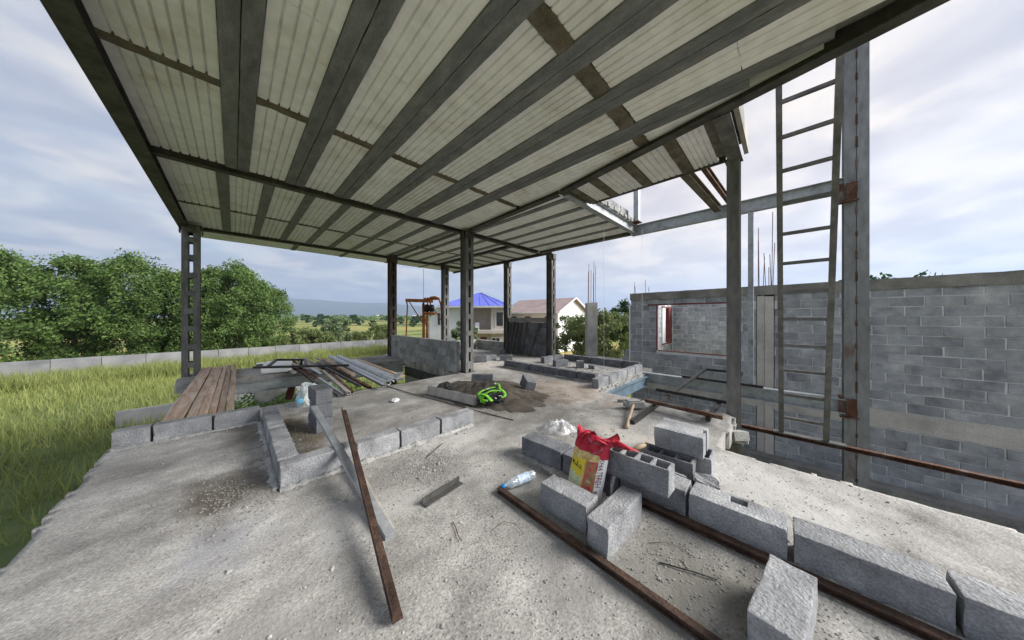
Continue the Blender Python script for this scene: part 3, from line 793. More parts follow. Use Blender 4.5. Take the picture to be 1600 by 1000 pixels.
def batten_column(label, x, y, z0, z1, w=0.24, mat='steel_grey', slots='y', head=True, group='riveted steel columns', step=0.44, sz=1.0, plate=True, solid=False):
    t = thing('steel_column', label, 'column', (x, y, z0), group)
    fw = w * 0.37 if not solid else w / 2 - .004
    for s in (-1, 1):
        mb = MB()
        if slots == 'y': mb.ext(I_prof(fw, w, .009, .007), (x + s * (w / 2 - fw / 2), y, z0), (x + s * (w / 2 - fw / 2), y, z1), (0, 1, 0))
        else: mb.ext(I_prof(fw, w, .009, .007), (x, y + s * (w / 2 - fw / 2), z0), (x, y + s * (w / 2 - fw / 2), z1), (1, 0, 0))
        mb.build('channel', mat, t)
    zz = z0 + 0.10; k = 0
    while zz < z1 - 0.1 and not solid:
        for s in (-1, 1):
            mb = MB(); e_ = s * (w / 2 + .005); hh = 0.13 if k else 0.2
            if slots == 'y': mb.box(x - w * .36, x + w * .36, y + e_ - .004, y + e_ + .004, zz, min(z1, zz + hh))
            else: mb.box(x + e_ - .004, x + e_ + .004, y - w * .36, y + w * .36, zz, min(z1, zz + hh))
            mb.build('batten_plate', mat, t)
        zz += step; k += 1
    if head:
        mb = MB(); q = w / 2 + .035
        mb.box(x - q, x + q, y - q, y + q, z1 - .012, z1)
        for s in (-1, 1):
            mb.box(x + s * q - .012, x + s * q + .012, y - .08, y + .08, z1 - .20, z1 - .012)
            mb.box(x - .08, x + .08, y + s * q - .012, y + s * q + .012, z1 - .20, z1 - .012)
        mb.build('bracket', 'steel_dark', t)
    if plate:
        mb = MB(); q = w / 2 + .05; mb.box(x - q, x + q, y - q, y + q, z0, z0 + .014); mb.build('base_plate', 'steel_dark', t)
    return t
batten_column('grey slotted steel column at the left end, before the tall trees', -0.74, 10.5, -0.32, ZR - .06, w=.30)
batten_column('grey slotted steel column in the middle, at the end of the block half wall', 4.40, 6.05, -0.01, ZR - .06, w=.25, mat='steel_grey')
batten_column('dark rusty steel column at the far left corner of the half wall', 4.22, 10.55, -3.2, ZR - .06, w=.25, mat='steel_brown')
batten_column('grey steel column standing behind the orange hoist', 6.5, 10.55, -0.01, ZR - .06, w=.24)
batten_column('grey steel column at the left side of the dark block panel', 8.08, 8.25, -0.01, ZR - .06, w=.23, mat='steel_dark')
batten_column('dark steel column at the right side of the dark block panel', 8.08, 6.0, -0.01, ZR - .06, w=.24, mat='steel_dark')
t = batten_column('tall grey blue steel column with rusty welds right of the ladder', 7.78, -0.90, -3.2, 7.6, w=.28, mat='steel_post', slots='x', head=False, solid=True)
for k in range(26):
    z_ = -2.6 + k * .39; mb = MB(); mb.box(7.630, 7.642, -.912, -.888, z_, z_ + rnd.uniform(.06, .2)); mb.build('weld_rust', 'steel_rusty', t)
for z_ in (0.0, ZR):
    mb = MB(); mb.box(7.58, 7.625, -.90, -0.78, z_ - .28, z_ + .02); mb.box(7.52, 7.62, -0.92, -0.70, z_ - .31, z_ - .295)
    mb.box(7.60, 7.80, -0.755, -0.70, z_ - .28, z_ + .04)
    mb.build('rusty_gusset', 'steel_rusty', t)
# stair column: plain section
t = thing('stair_column', 'slim dark grey steel column at the edge of the stair opening', 'column', (5.12, 0.52, -3.2))
mb = MB(); mb.ext(I_prof(.15, .17, .010, .008), (5.12, .52, -3.2), (5.12, .52, ZR - .06), (1, 0, 0)); mb.build('shaft', 'steel_grey', t)
mb = MB(); mb.box(5.02, 5.22, .42, .62, ZR - .062, ZR - .05); mb.build('cap_plate', 'steel_dark', t)
t = thing('thin_post', 'thin grey steel post behind the stair column', 'post', (7.70, .50, 0))
mb = MB(); mb.ext(U_prof(.09, .07, .006), (7.70, .50, .0), (7.70, .50, zb - .08), (1, 0, 0)); mb.build('shaft', 'steel_blue', t)
mb = MB(); mb.box(7.64, 7.76, .44, .56, -.004, .008); mb.build('base_plate', 'steel_rusty', t)

# floor level beams
ibeam('blue steel beam under the slab edge beside the stair opening', (5.08, 2.56, -.19), (7.58, 2.56, -.19), 0.13, 0.22, 'steel_teal')
ibeam('grey steel floor beam crossing behind the stair opening', (7.68, -0.85, -.13), (7.68, 2.66, -.13), 0.17, 0.26, 'steel_blue', tf=.02)
ibeam('dark grey steel beam along the far side of the floor hole', (-0.6, 9.22, -.24), (4.05, 9.22, -.24), 0.14, 0.26, 'steel_blue')
ibeam('dark steel beam right of the floor hole', (4.06, 6.05, -.33), (4.06, 9.1, -.33), 0.12, 0.22, 'steel_dark')
t = thing('edge_beam', 'pale concrete topped beam leading to the left column', 'beam', (-.76, 8, -.5))
mb = MB(); mb.box(-.86, -.66, 5.95, 10.30, -.36, -.31); mb.build('top_plate', 'galv_white', t)
mb = MB(); mb.ext(I_prof(.15, .22), (-.76, 5.95, -.475), (-.76, 10.30, -.475)); mb.build('girder', 'steel_dark', t)
# broken brick lip under the far curb
mb = MB()
for i in range(30):
    x = 5.1 + i * .084
    mb.box(x, x + .08, 2.60 + rnd.uniform(-.015, .01), 2.66, -.085, -.03 + rnd.uniform(-.01, .01))
    mb.box(x - .03, x + .05, 2.60 + rnd.uniform(-.015, .01), 2.66, -.17, -.09 + rnd.uniform(-.008, .004))
mb.build('rough_lip', 'mortar', FLOOR)
# loose concrete pieces at the broken slab corner beside the stair column
mb = MB()
for i, (x, y, z, s) in enumerate(((4.98, .56, -.10, .11), (5.0, .50, -.24, .10), (4.86, .46, -.18, .12), (4.72, .44, -.12, .10))):
    mb.box(-s, s, -s * .7, s * .7, -s * .55, s * .55, Matrix.Translation((x, y, z)) @ Matrix.Rotation(i * .8, 4, 'Z') @ Matrix.Rotation(.2, 4, 'X'))
mb.build('broken_lump', 'mortar', FLOOR)

# ================================================================== BLOCK WALLS
def bead(parent, pts, w=0.05, h=0.035, mat='mortar', z=0.0, name='mortar_bed'):
    """lumpy mortar squeezed out along a base line"""
    V = []; F = []; sd_ = rnd.uniform(0, 99)
    P = []
    for (a, b) in zip(pts[:-1], pts[1:]):
        a = Vector((*a, 0)); b = Vector((*b, 0)); n = max(2, int((b - a).length / 0.025))
        for i in range(n): P.append((a + (b - a) * i / n, (b - a).normalized()))
    for p, d in P:
        nrm = Vector((-d.y, d.x, 0))
        k = 0.55 + 0.9 * abs(noise.noise(Vector((p.x * 14, p.y * 14, sd_)))) + 0.5 * noise.noise(Vector((p.x * 40, p.y * 40, sd_)))
        for q, zz in ((-1, -.01), (-.6, .55), (0, 1), (.6, .55), (1, -.01)):
            V.append(tuple(p + nrm * (w * q * max(.25, k)) + Vector((0, 0, z + h * zz * max(.15, k)))))
    for i in range(len(P) - 1):
        for j in range(4): F.append((i * 5 + j, i * 5 + j + 1, (i + 1) * 5 + j + 1, (i + 1) * 5 + j))
    return put(name, new_mesh(name, V, F, mat, True), parent)

def curb(label, items, beads, mat, W_=0.15, H_=0.195, group=None, z=0.0, base=None):
    """items: (x0,x1,y) blocks along x or (x, y0, y1) flagged 'y'"""
    first = items[0]
    t = thing('low_block_wall', label, 'low wall', base or (first[1], first[3], 0), group)
    for i, (ax, a0, a1, c, *opt) in enumerate(items):
        L = a1 - a0 - 0.012
        kw = opt[0] if opt else {}
        me = rough_block(L, kw.get('W', W_), H_, kw.get('mat', mat), seed=rnd.uniform(0, 50), hole=kw.get('hole'), maxe=kw.get('maxe', .055))
        mid = (a0 + a1) / 2
        j = rnd.uniform(-.006, .006); rz = rnd.uniform(-.012, .012)
        loc = (c + j, mid, z + kw.get('dz', 0)) if ax == 'y' else (mid, c + j, z + kw.get('dz', 0))
        put('block', me, t, loc, (0, 0, rz + (R(90) if ax == 'x' else 0)))
    for b in beads: bead(t, b)
    return t
curb('low single course of pale grey blocks crossing the left foreground, with a corner return',
     [('x', .27, .84, 3.08), ('x', .855, 1.29, 3.08), ('x', 1.295, 1.78, 3.07), ('x', 1.80, 2.29, 3.065),
      ('y', 3.165, 3.65, .35), ('y', 3.655, 4.15, .35), ('y', 4.155, 4.65, .35), ('y', 4.655, 5.15, .35),
      ('x', -.18, .265, 5.25), ('x', -.66, -.19, 5.265), ('x', -.94, -.67, 5.27)],
     [[(.27, 2.99), (1.3, 2.985), (2.30, 2.98)], [(.26, 3.0), (.26, 5.15)], [(-.93, 5.17), (.26, 5.16)], [(.44, 3.17), (.44, 5.1)]], 'block_light')
curb('low curb of weathered grey blocks in the right foreground beside the red sack',
     [('y', 1.47, 1.97, 2.235, dict(W=.20, mat='block_dark')), ('y', .99, 1.46, 2.235, dict(W=.20, mat='block_dark')), ('y', .50, .985, 2.38, dict(W=.20)),
      ('y', -.02, .49, 2.385, dict(W=.20, hole=(.0, .07, -.06, .03))), ('y', -.56, -.035, 2.40, dict(W=.20)), ('y', -1.1, -.57, 2.41, dict(W=.20))],
     [[(2.12, 2.0), (2.125, 1.0)], [(2.27, .95), (2.28, -1.0)]], 'block_light')
curb('far low block rectangle on the slab right of the sand heap',
     [('y', 2.95 + .49 * i, 3.43 + .49 * i, 5.68) for i in range(6)] + [('x', 5.18 + .495 * i, 5.66 + .495 * i, 2.75, dict(mat='block_light')) for i in range(5)]
     + [('y', 2.86 + .5 * i, 3.34 + .5 * i, 7.98) for i in range(5)] + [('x', 6.85, 7.35, 5.42), ('x', 7.37, 7.88, 5.42)],
     [[(5.6, 2.95), (5.6, 5.9)]], 'block_dark')
t = thing('low_block_wall', 'two course block wall at the far end of the slab, before the blue roofed house', 'low wall', (8.1, 9.4, 0))
place_blocks(t, lay_wall(t, (8.12, 8.42), 'y', 1.85, 2, L=.42, Wd=.16, mat='block_midgrey') + lay_wall(t, (6.66, 10.35), 'x', 1.36, 2, L=.42, Wd=.16, mat='block_midgrey'))
# half wall between two columns
t = thing('block_half_wall', 'four course grey block half wall between two steel columns', 'wall', (4.22, 8.0, 0))
it = lay_wall(t, (4.20, 5.95 + .25), 'y', 4.2, 4, L=.44, H=.19, Wd=.16, mat='block_midgrey', jit=.003)
place_blocks(t, it)
mb = MB(); mb.box(4.127, 4.273, 6.2, 10.38, 0.0, .80); mb.build('mortar', 'mortar', t)
mb = MB(); mb.box(4.15, 4.32, 6.02, 9.28, -1.1, -.215); mb.build('footing', 'cast_concrete', t)
# dark block panel between the far right columns with boards leaning on it
t = thing('block_infill_wall', 'dark block panel between two far columns, capped by a concrete beam', 'wall', (8.1, 7.1, 0))
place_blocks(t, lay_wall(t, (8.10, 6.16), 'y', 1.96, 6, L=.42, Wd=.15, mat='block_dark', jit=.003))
mb = MB(); mb.box(8.04, 8.16, 6.16, 8.1, 0, 1.26); mb.build('mortar', 'dark_concrete', t)
mb = MB(); mb.box(7.99, 8.2, 6.13, 8.12, 1.275, 1.44); mb.build('cap_beam', 'dark_concrete', t)
for i, (yb, yt, w, lab) in enumerate([(8.0, 7.95, .05, 'first'), (7.83, 7.80, .10, 'second'), (7.62, 7.60, .09, 'third'), (7.42, 7.40, .10, 'fourth'), (7.12, 7.08, .05, 'fifth')]):
    mb = MB(); mb.ext(R_prof(w, .03), (7.76 - .03 * i % .06, yb, .01), (7.985, yt, 1.22), (1, 0, 0))
    o = mb.build('leaning_board', 'plywood_dark'); tag(o, 'narrow dark board leaning on the dark block panel, %s from its left end' % lab, 'board', 'boards leaning on the dark block panel')
mb = MB(); mb.ext(R_prof(.08, .05), (7.70, 6.72, .01), (7.97, 6.44, 1.20), (1, 0, 0))
o = mb.build('leaning_board', 'plywood_dark'); tag(o, 'slanted thick dark board leaning on the right part of the dark block panel', 'board', 'boards leaning on the dark block panel')

# ---------------------------------------------------------------- neighbouring block building
NB = thing('block_building', 'unfinished grey block building with a red framed window behind the stair opening', 'building', (10.5, 0, ZG))
yA = -6.0
def skip_front(a, b, zl, zh):
    segs = [(a, b)]
    def cut(segs, c0, c1):
        out = []
        for (p, q) in segs:
            if q <= c0 or p >= c1: out.append((p, q)); continue
            if p < c0: out.append((p, c0))
            if q > c1: out.append((c1, q))
        return out
    segs = cut(segs, .19 - yA - .012, .55 - yA + .012)
    if zh > .32 and zl < 1.84: segs = cut(segs, .98 - yA, 3.18 - yA)
    if zh > -1.05 and zl < -.66: segs = []
    if -.30 < (a + b) / 2 + yA < -.05 and 1.12 < zl < 1.2: segs = []
    return segs
it = lay_wall(NB, (10.475, yA), 'y', 4.06 - yA, 25, L=.44, H=.197, Wd=.15, joint=.016, mat='block_wall', z0=ZG, skip=skip_front, jit=.006)
place_blocks(NB, it, 298, key=lambda q: abs(q[1][1] - 1.3) + 0.02 * abs(q[1][2]))
mb = MB()
for (y0_, y1_, z0_, z1_) in ((yA, .184, ZG, 2.08), (.560, .975, ZG, 2.08), (.975, 3.185, ZG, .285), (.975, 3.185, 1.875, 2.08), (3.185, 4.05, ZG, 2.08)):
    mb.box(10.412, 10.535, y0_, y1_, z0_, z1_)
mb.build('mortar', 'mortar_light', NB)
def lump_beam(name, x0, x1, y0, y1, z0, z1, mat, amp=.012):
    V = []; F = []; n = max(4, int((y1 - y0) / .12)); s_ = rnd.uniform(0, 99)
    for i in range(n + 1):
        y = y0 + (y1 - y0) * i / n
        q = lambda k: amp * noise.noise(Vector((y * 4, k, s_)))
        V += [(x0 + q(1), y, z0 + q(2)), (x1, y, z0), (x1, y, z1 + q(3)), (x0 + q(4), y, z1 + q(5))]
    for i in range(n):
        for j in range(4): F.append((i * 4 + j, i * 4 + (j + 1) % 4, (i + 1) * 4 + (j + 1) % 4, (i + 1) * 4 + j))
    F += [(0, 3, 2, 1), (n * 4, n * 4 + 1, n * 4 + 2, n * 4 + 3)]
    return put(name, new_mesh(name, V, F, mat), NB)
lump_beam('ring_beam', 10.37, 10.56, yA, 4.08, 2.085, 2.33, 'dark_concrete')
lump_beam('floor_band', 10.38, 10.56, yA, 4.06, -1.045, -.66, 'pillar_concrete')
mb = MB(); mb.box(10.50, 10.56, .16, .58, ZG, 2.08); mb.build('dark_gap_backing', 'steel_dark', NB)  # added dark sheet, stands in for the shade in the gaps beside the pillar
mb = MB(); mb.box(10.365, 10.55, .20, .38, ZG, 2.03); mb.box(10.385, 10.55, .384, .545, ZG, 2.05); mb.build('concrete_pillar', 'pillar_concrete', NB)
lump_beam('lower_ledge', 10.02, 10.40, yA, 2.2, -2.50, -2.30, 'dark_concrete', .006)
mb = MB(); mb.box(10.39, 10.41, .92, 3.46, 1.868, 1.905); mb.box(10.39, 10.50, .92, 3.46, 1.905, 1.912); mb.build('steel_lintel', 'paint_red_dark', NB)
wn_ = MB(); wn_.box(10.40, 10.46, 3.14, 3.18, .30, 1.865); wn_.box(10.40, 10.46, .98, 1.02, .30, 1.865); wn_.box(10.40, 10.46, 1.02, 3.14, .29, .315)
wf = wn_.build('window_frame', 'paint_red_dark', NB)
# inner side wall with a second red framed opening, and the back wall
sw = put('side_wall', new_mesh('side_wall', *(lambda m: (m.v, m.f))(MB().box(10.56, 13.96, 3.935, 4.03, -.6, 2.08).box(14.5, 15.1, 3.935, 4.03, -.6, 2.08).box(13.96, 14.5, 3.935, 4.03, -.6, .28).box(13.96, 14.5, 3.935, 4.03, 1.88, 2.08)), 'mortar_light'), NB)
def skip_side(a, b, zl, zh):
    if zh > .3 and zl < 1.86 and b > 3.40 and a < 3.94:
        r = []
        if a < 3.40: r.append((a, 3.40))
        if b > 3.94: r.append((3.94, b))
        return r
    return [(a, b)]
place_blocks(sw, lay_wall(sw, (10.56, 3.98), 'x', 4.55, 12, L=.44, Wd=.15, mat='block_wall', z0=-.5, skip=skip_side, jit=.002))
mb = MB(); mb.box(14.50, 14.95, 3.87, 3.90, .28, 1.88); mb.box(14.46, 14.50, 3.87, 4.07, .28, 1.88); mb.box(13.5, 14.95, 3.86, 3.90, 1.885, 1.95); mb.box(13.5, 14.95, 3.86, 3.90, .22, .275)
mb.build('window_frame', 'paint_red_dark', NB)
mb = MB(); mb.box(13.52, 13.95, 3.87, 3.90, .28, 1.88); mb.build('white_jamb', 'house_white', NB)
bw = put('back_wall', new_mesh('back_wall', *(lambda m: (m.v, m.f))(MB().box(15.134, 15.27, -1.0, 3.9, -.4, 2.06)), 'mortar_light'), NB)
place_blocks(bw, lay_wall(bw, (15.20, -.6), 'y', 4.46, 12, L=.44, Wd=.15, mat='block_wall', z0=-.4, jit=.003))
mb = MB(); mb.box(10.36, 10.42, 4.065, 4.11, -.25, 1.92); mb.build('corner_trim', 'house_white', NB)
place_blocks(NB, [(brick(.2, .15, .2, 'block_wall'), (10.47, 4.18, .02), 0), (brick(.28, .15, .2, 'block_wall'), (10.47, 4.22, -.20), 0), (brick(.2, .15, .2, 'block_wall'), (10.47, 4.18, -.42), 0)])
mb = MB(); mb.box(8.9, 12.0, 4.3, 6.2, -.55, -.36); mb.build('side_terrace', 'cast_concrete', NB)
for (y, h_, lean) in ((.50, 1.70, .02), (.24, 2.05, -.02), (.42, .85, -.03), (.36, .95, .04), (.30, .55, .0), (.25, .9, .03), (.22, 1.2, -.04), (.52, 1.35, 0), (3.95, .45, 0), (3.55, .5, .02), (3.9, .3, .02), (3.45, .25, 0)):
    mb = MB(); xo = rnd.uniform(10.42, 10.52); mb.tube((xo, y, 2.2), (xo + lean * .5, y + lean, 2.3 + h_), .009, 5); mb.build('rebar', 'rebar_pink', NB)

# free concrete column with starter bars
t = thing('concrete_column', 'raw concrete column with starter bars before the olive tree', 'column', (10.05, 5.48, ZG))
Mx = Matrix.Translation((10.05, 5.48, 0)) @ Matrix.Rotation(R(-45.3), 4, 'Z')
mb = MB(); mb.box(-.20, .0, -.17, .17, ZG, 2.02, Mx); mb.box(.004, .20, -.165, .17, ZG, 2.04, Mx); mb.build('shaft', 'cast_concrete', t)
for (u, v, h_) in ((-.13, -.1, 1.55), (-.05, -.12, 1.35), (.06, -.12, 1.65), (.13, -.1, 1.5), (-.1, .1, 1.3), (.11, .1, 1.25)):
    p = Mx @ Vector((u, v, 2.0)); mb = MB(); mb.tube(p, p + Vector((.02, 0, h_)), .011, 5); mb.build('rebar', 'rebar_pink', t)

# ================================================================== LOOSE BLOCKS
def block(label, x, y, z, rz, L=.40, W_=.18, H_=.19, mat='block_light', tilt=(0, 0), **kw):
    me = rough_block(L, W_, H_, mat, seed=rnd.uniform(0, 60), **kw)
    o = put('concrete_block', me, None, (x, y, z), (tilt[0], tilt[1], rz))
    return tag(o, label, 'block')
block('pale loose block with two dimples beside the water bottle', 1.73, 1.13, 0, 0, L=.39, W_=.165, H_=.19)
block('pale loose block standing askew in the right foreground by the rusty rail', 1.80, .80, 0, R(90) - .04, L=.49, W_=.14, H_=.20)
block('pale block cut off by the bottom edge in the near right corner', 1.77, .0, 0, R(90) - .13, L=.46, W_=.17, H_=.19)
for i, (lab, dx, rz) in enumerate((('bottom block of the three block stack beside the left curb', 0, .06), ('middle block of the three block stack beside the left curb', .004, .02), ('top block of the three block stack beside the left curb', -.004, .05))):
    block(lab, .80 + dx, 4.32, .182 * i, rz, L=.38, W_=.18, H_=.176, mat='block_dark')
block('hollow block lying on the right curb with its cells open upwards', 2.18, .80, .20, 0, L=.47, W_=.15, H_=.19, hollow=4, mat='block_light', wall=.022)
block('dark hollow block on the floor below the topmost block of the right pile', 2.84, .76, 0, .05, L=.40, W_=.17, H_=.19, hollow=3, mat='block_dark', wall=.022)
block('grey hollow block at the back of the right pile', 3.09, .66, 0, .03, L=.40, W_=.26, H_=.19, hollow=3, mat='block_light', wall=.024)
block('topmost block of the right pile with a grooved end', 3.06, .71, .195, .04, L=.40, W_=.33, H_=.19, mat='block_light', notch=True)
block('broken block stump in front of the right pile', 2.76, .46, 0, .25, L=.16, W_=.17, H_=.10, mat='block_light', rough=.012)
block('small grey rubble lump wedged behind the hollow block on the curb', 2.56, .66, .0, .5, L=.16, W_=.10, H_=.16, mat='block_light', rough=.014, tilt=(.3, .2))
block('dark block lying flat on the back of the sand heap', 3.80, 4.66, .05, R(45), L=.46, W_=.16, H_=.17, mat='block_dark', tilt=(0, .05))
block('tilted block propped on the right of the sand heap', 4.06, 3.62, .05, -.45, L=.30, W_=.20, H_=.22, mat='block_dark', tilt=(.30, .22))
block('grey loose block inside the far block rectangle, before the short row', 6.85, 4.74, 0, R(70), L=.45, W_=.16, H_=.19, mat='block_dark')
block('small square block inside the far block rectangle', 7.05, 4.20, 0, .7, L=.2, W_=.2, H_=.2, mat='block_dark')
block('dark block lump right of the small square block', 7.12, 3.86, 0, .2, L=.14, W_=.14, H_=.10, mat='block_dark', rough=.012)
block('grey block lying left of the far block rectangle', 6.42, 6.62, 0, R(45), L=.42, W_=.16, H_=.19, mat='block_dark')
block('grey block at the foot of the far left column of the dark panel', 7.30, 7.70, 0, R(-50), L=.42, W_=.17, H_=.2, mat='block_dark')
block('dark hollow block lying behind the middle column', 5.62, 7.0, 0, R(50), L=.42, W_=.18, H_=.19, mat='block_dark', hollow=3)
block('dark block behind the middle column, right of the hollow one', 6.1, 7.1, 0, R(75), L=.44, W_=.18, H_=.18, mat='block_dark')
block('small grey block beside the middle column', 5.55, 8.0, 0, R(15), L=.3, W_=.18, H_=.2, mat='block_dark')

# ================================================================== SAND HEAP
def sand_heap():
    V = []; F = []; n = 110; m = 36; cx_, cy_ = 3.50, 3.95
    V.append((cx_, cy_, .225))
    for j in range(1, m + 1):
        r = j / m
        for i in range(n):
            a = 6.28318 * i / n
            lim = 1.0 + .25 * noise.noise(Vector((math.cos(a) * 1.4, math.sin(a) * 1.4, 2))) + r * (.13 * noise.noise(Vector((math.cos(a) * 5, math.sin(a) * 5, 6))) + .08 * noise.noise(Vector((math.cos(a) * 14, math.sin(a) * 14, 9))))
            x = cx_ + math.cos(a) * r * .86 * lim; y = cy_ + math.sin(a) * r * 1.22 * lim
            z = .23 * (1 - r) ** 1.1 * (1 - .2 * r) + .03 * noise.noise(Vector((x * 4, y * 4, 0))) * (1 - r) + .020 * noise.noise(Vector((x * 10, y * 10, 0))) * (1 - r ** 4) + .010 * noise.noise(Vector((x * 27, y * 27, 3))) * (1 - r ** 6) - .012 * r ** 6 + .008
            if j == m: z = -.03
            V.append((x, y, z))
    for i in range(n): F.append((0, 1 + i, 1 + (i + 1) % n))
    for j in range(m - 1):
        for i in range(n):
            F.append((1 + j * n + i, 1 + (j + 1) * n + i, 1 + (j + 1) * n + (i + 1) % n, 1 + j * n + (i + 1) % n))
    o = put('sand_heap', new_mesh('sand_heap', V, F, 'sand', True)); o['kind'] = 'stuff'
    tag(o, 'heap of damp brown sand in the middle of the slab', 'sand')
sand_heap()

# gravel and grit
def grit():
    base = []
    for q in range(5):
        bm = bmesh.new(); bmesh.ops.create_icosphere(bm, subdivisions=1, radius=1)
        r_ = random.Random(q)
        vs = [Vector((v.co.x * r_.uniform(.7, 1.2), v.co.y * r_.uniform(.7, 1.2), v.co.z * r_.uniform(.4, .85))) for v in bm.verts]
        bm.verts.index_update()
        base.append((vs, [tuple(v.index for v in f.verts) for f in bm.faces])); bm.free()
    mb = MB()
    def drop(x, y, s):
        nonlocal mb
        if not floor_inside(x, y): return
        vs, fs = rnd.choice(base); a = rnd.uniform(0, 6.28); ca, sa = math.cos(a) * s, math.sin(a) * s
        z = floor_z(x, y)
        mb.add([(x + p.x * ca - p.y * sa, y + p.x * sa + p.y * ca, z + p.z * s + s * .2) for p in vs], fs)
    for _ in range(1500):                                   # gravel patches
        drop(rnd.gauss(1.32, .17), rnd.gauss(2.50, .17), rnd.choice((.003, .004, .005, .006, .008)))
    for _ in range(14): drop(rnd.gauss(1.40, .10), rnd.gauss(2.42, .08), rnd.uniform(.010, .020))
    for _ in range(500): drop(rnd.gauss(1.9, .25), rnd.gauss(.3, .4), rnd.choice((.002, .003, .004, .006)))
    for _ in range(400): drop(rnd.gauss(1.2, .15), rnd.gauss(1.35, .2), rnd.choice((.002, .003, .004, .005)))
    for _ in range(350): drop(rnd.gauss(2.75, .35), rnd.gauss(1.75, .25), rnd.choice((.004, .006, .008, .012)))
    for _ in range(6500):
        d = rnd.uniform(.9, 3.6); a = rnd.uniform(-.2, 1.75)
        drop(d * math.cos(a), d * math.sin(a), rnd.choice((.0018, .0025, .003, .004, .006)))
    for _ in range(160):
        d = rnd.uniform(1.2, 5.0); a = rnd.uniform(-.2, 1.75)
        drop(d * math.cos(a), d * math.sin(a), rnd.uniform(.006, .013))
    for _ in range(500): drop(rnd.uniform(.5, 8.2), rnd.uniform(2, 11), rnd.choice((.006, .009, .013, .018)))
    for _ in range(110): drop(rnd.gauss(5.7, .35), rnd.gauss(7.6, .4), rnd.uniform(.02, .05))
    for _ in range(60): drop(rnd.gauss(7.0, .45), rnd.gauss(4.1, .5), rnd.uniform(.015, .04))
    for _ in range(900):
        a = rnd.uniform(0, 6.28); r = rnd.gauss(1.0, .14); drop(3.5 + math.cos(a) * r * .88, 3.95 + math.sin(a) * r * 1.24, rnd.choice((.004, .006, .008, .012)))
    for (x0_, y0_, x1_, y1_) in ((.27, 2.95, 2.3, 2.95), (.22, 3.0, .22, 5.1), (-.9, 5.12, .2, 5.12), (2.09, 1.0, 2.09, 2.0), (5.55, 3.0, 5.55, 5.9), (2.55, -.5, 2.55, 1.0)):
        for _ in range(60):
            s = rnd.random(); drop(x0_ + (x1_ - x0_) * s + rnd.gauss(0, .035), y0_ + (y1_ - y0_) * s + rnd.gauss(0, .035), rnd.choice((.005, .008, .012, .018)))
    light = mb; mb = MB()
    def soil(x, y, s):
        nonlocal mb
        drop(x, y, s)
    for _ in range(900): soil(rnd.gauss(.02, .13), rnd.gauss(3.25, .30), rnd.choice((.003, .004, .005, .007, .010)))
    for _ in range(500): soil(rnd.gauss(.60, .10), rnd.gauss(4.3, .6), rnd.choice((.004, .006, .010)))
    for _ in range(700): soil(rnd.gauss(1.30, .20), rnd.gauss(2.5, .2), rnd.choice((.003, .005, .007)))
    for _ in range(500): soil(rnd.gauss(1.85, .2), rnd.gauss(.35, .4), rnd.choice((.003, .005, .008)))
    for _ in range(1500):
        d = rnd.uniform(.9, 4.5); a = rnd.uniform(-.2, 1.75); soil(d * math.cos(a), d * math.sin(a), rnd.choice((.002, .003, .004, .006)))
    o = mb.build('soil_crumbs', 'dark_concrete'); o['kind'] = 'stuff'; tag(o, 'dark soil crumbs scattered beside the curbs', 'soil')
    mb = light
    o = mb.build('gravel', 'gravel'); o['kind'] = 'stuff'; tag(o, 'loose gravel and grit scattered over the concrete slab', 'gravel')
grit()
for i, (x, y, s, lab) in enumerate(((.62, 2.45, .018, 'cream stone chip lying left of the crossed steel bars'), (-.02, 2.25, .013, 'small pale stone chip near the left edge of the slab'), (.40, 1.85, .013, 'pale grey pebble in the left foreground'),
                                    (1.535, 1.03, .020, 'whitish stone beside the long rusty rail'), (1.95, 4.75, .07, 'crumpled white paper scrap left of the sand heap'))):
    bm = bmesh.new(); bmesh.ops.create_icosphere(bm, subdivisions=2, radius=s)
    for v in bm.verts: v.co = v.co * (1 + .7 * noise.noise(v.co * (1.1 / s) + Vector((i * 9, 0, 0)))); v.co.z *= .55
    me = bpy.data.meshes.new('stone'); bm.to_mesh(me); bm.free(); me.materials.append(MATS['plastic_white' if s > .05 else 'cast_concrete'])
    o = put('paper_scrap' if s > .05 else 'stone_chip', me, None, (x, y, s * .4)); tag(o, lab, 'paper' if s > .05 else 'stone')

# ================================================================== STEEL BARS AND RAILS
def bar(name, label, prof, p0, p1, mat, cat, up=(0, 0, 1), group=None):
    mb = MB(); mb.ext(prof, p0, p1, up); o = mb.build(name, mat); return tag(o, label, cat, group)
bar('grey_channel', 'pale grey metal channel propped over the left curb', U_prof(.062, .035, .004), (.72, 1.83, .02), (.695, 4.13, .345), 'galvanised', 'metal bar', (0, -.1, 1))
bar('grey_channel', 'short beige metal profile lying under the crossed bars', U_prof(.05, .03, .004), (.735, 1.86, .025), (.80, 2.96, .075), 'wood_grey', 'metal bar')
bar('angle_bar', 'dark rusty angle bar leaning over the left curb, nearest the camera', L_prof(.05, .05, .006), (.52, 1.30, .015), (.905, 3.76, .335), 'rail_rust', 'metal bar')
bar('angle_bar', 'short dark steel angle lying alone in the foreground', L_prof(.055, .05, .006), (1.02, 1.98, .01), (1.39, 2.03, .01), 'steel_dark', 'metal bar')
bar('rusty_rail', 'long rusty rail running from the water bottle to the bottom edge', I_prof(.040, .04, .008, .012), (1.545, 1.68, .026), (1.47, .02, .026), 'rail_rust', 'rail')
bar('rusty_rail', 'rusty rail along the foot of the right curb', I_prof(.06, .04, .008, .02), (2.215, .86, .026), (2.20, -1.0, .026), 'rail_rust', 'rail')
def wire(name, label, pts, r, mat='steel_rusty', cat='wire'):
    mb = MB(); mb.path(pts, r, 5); o = mb.build(name, mat, None, True); return tag(o, label, cat)
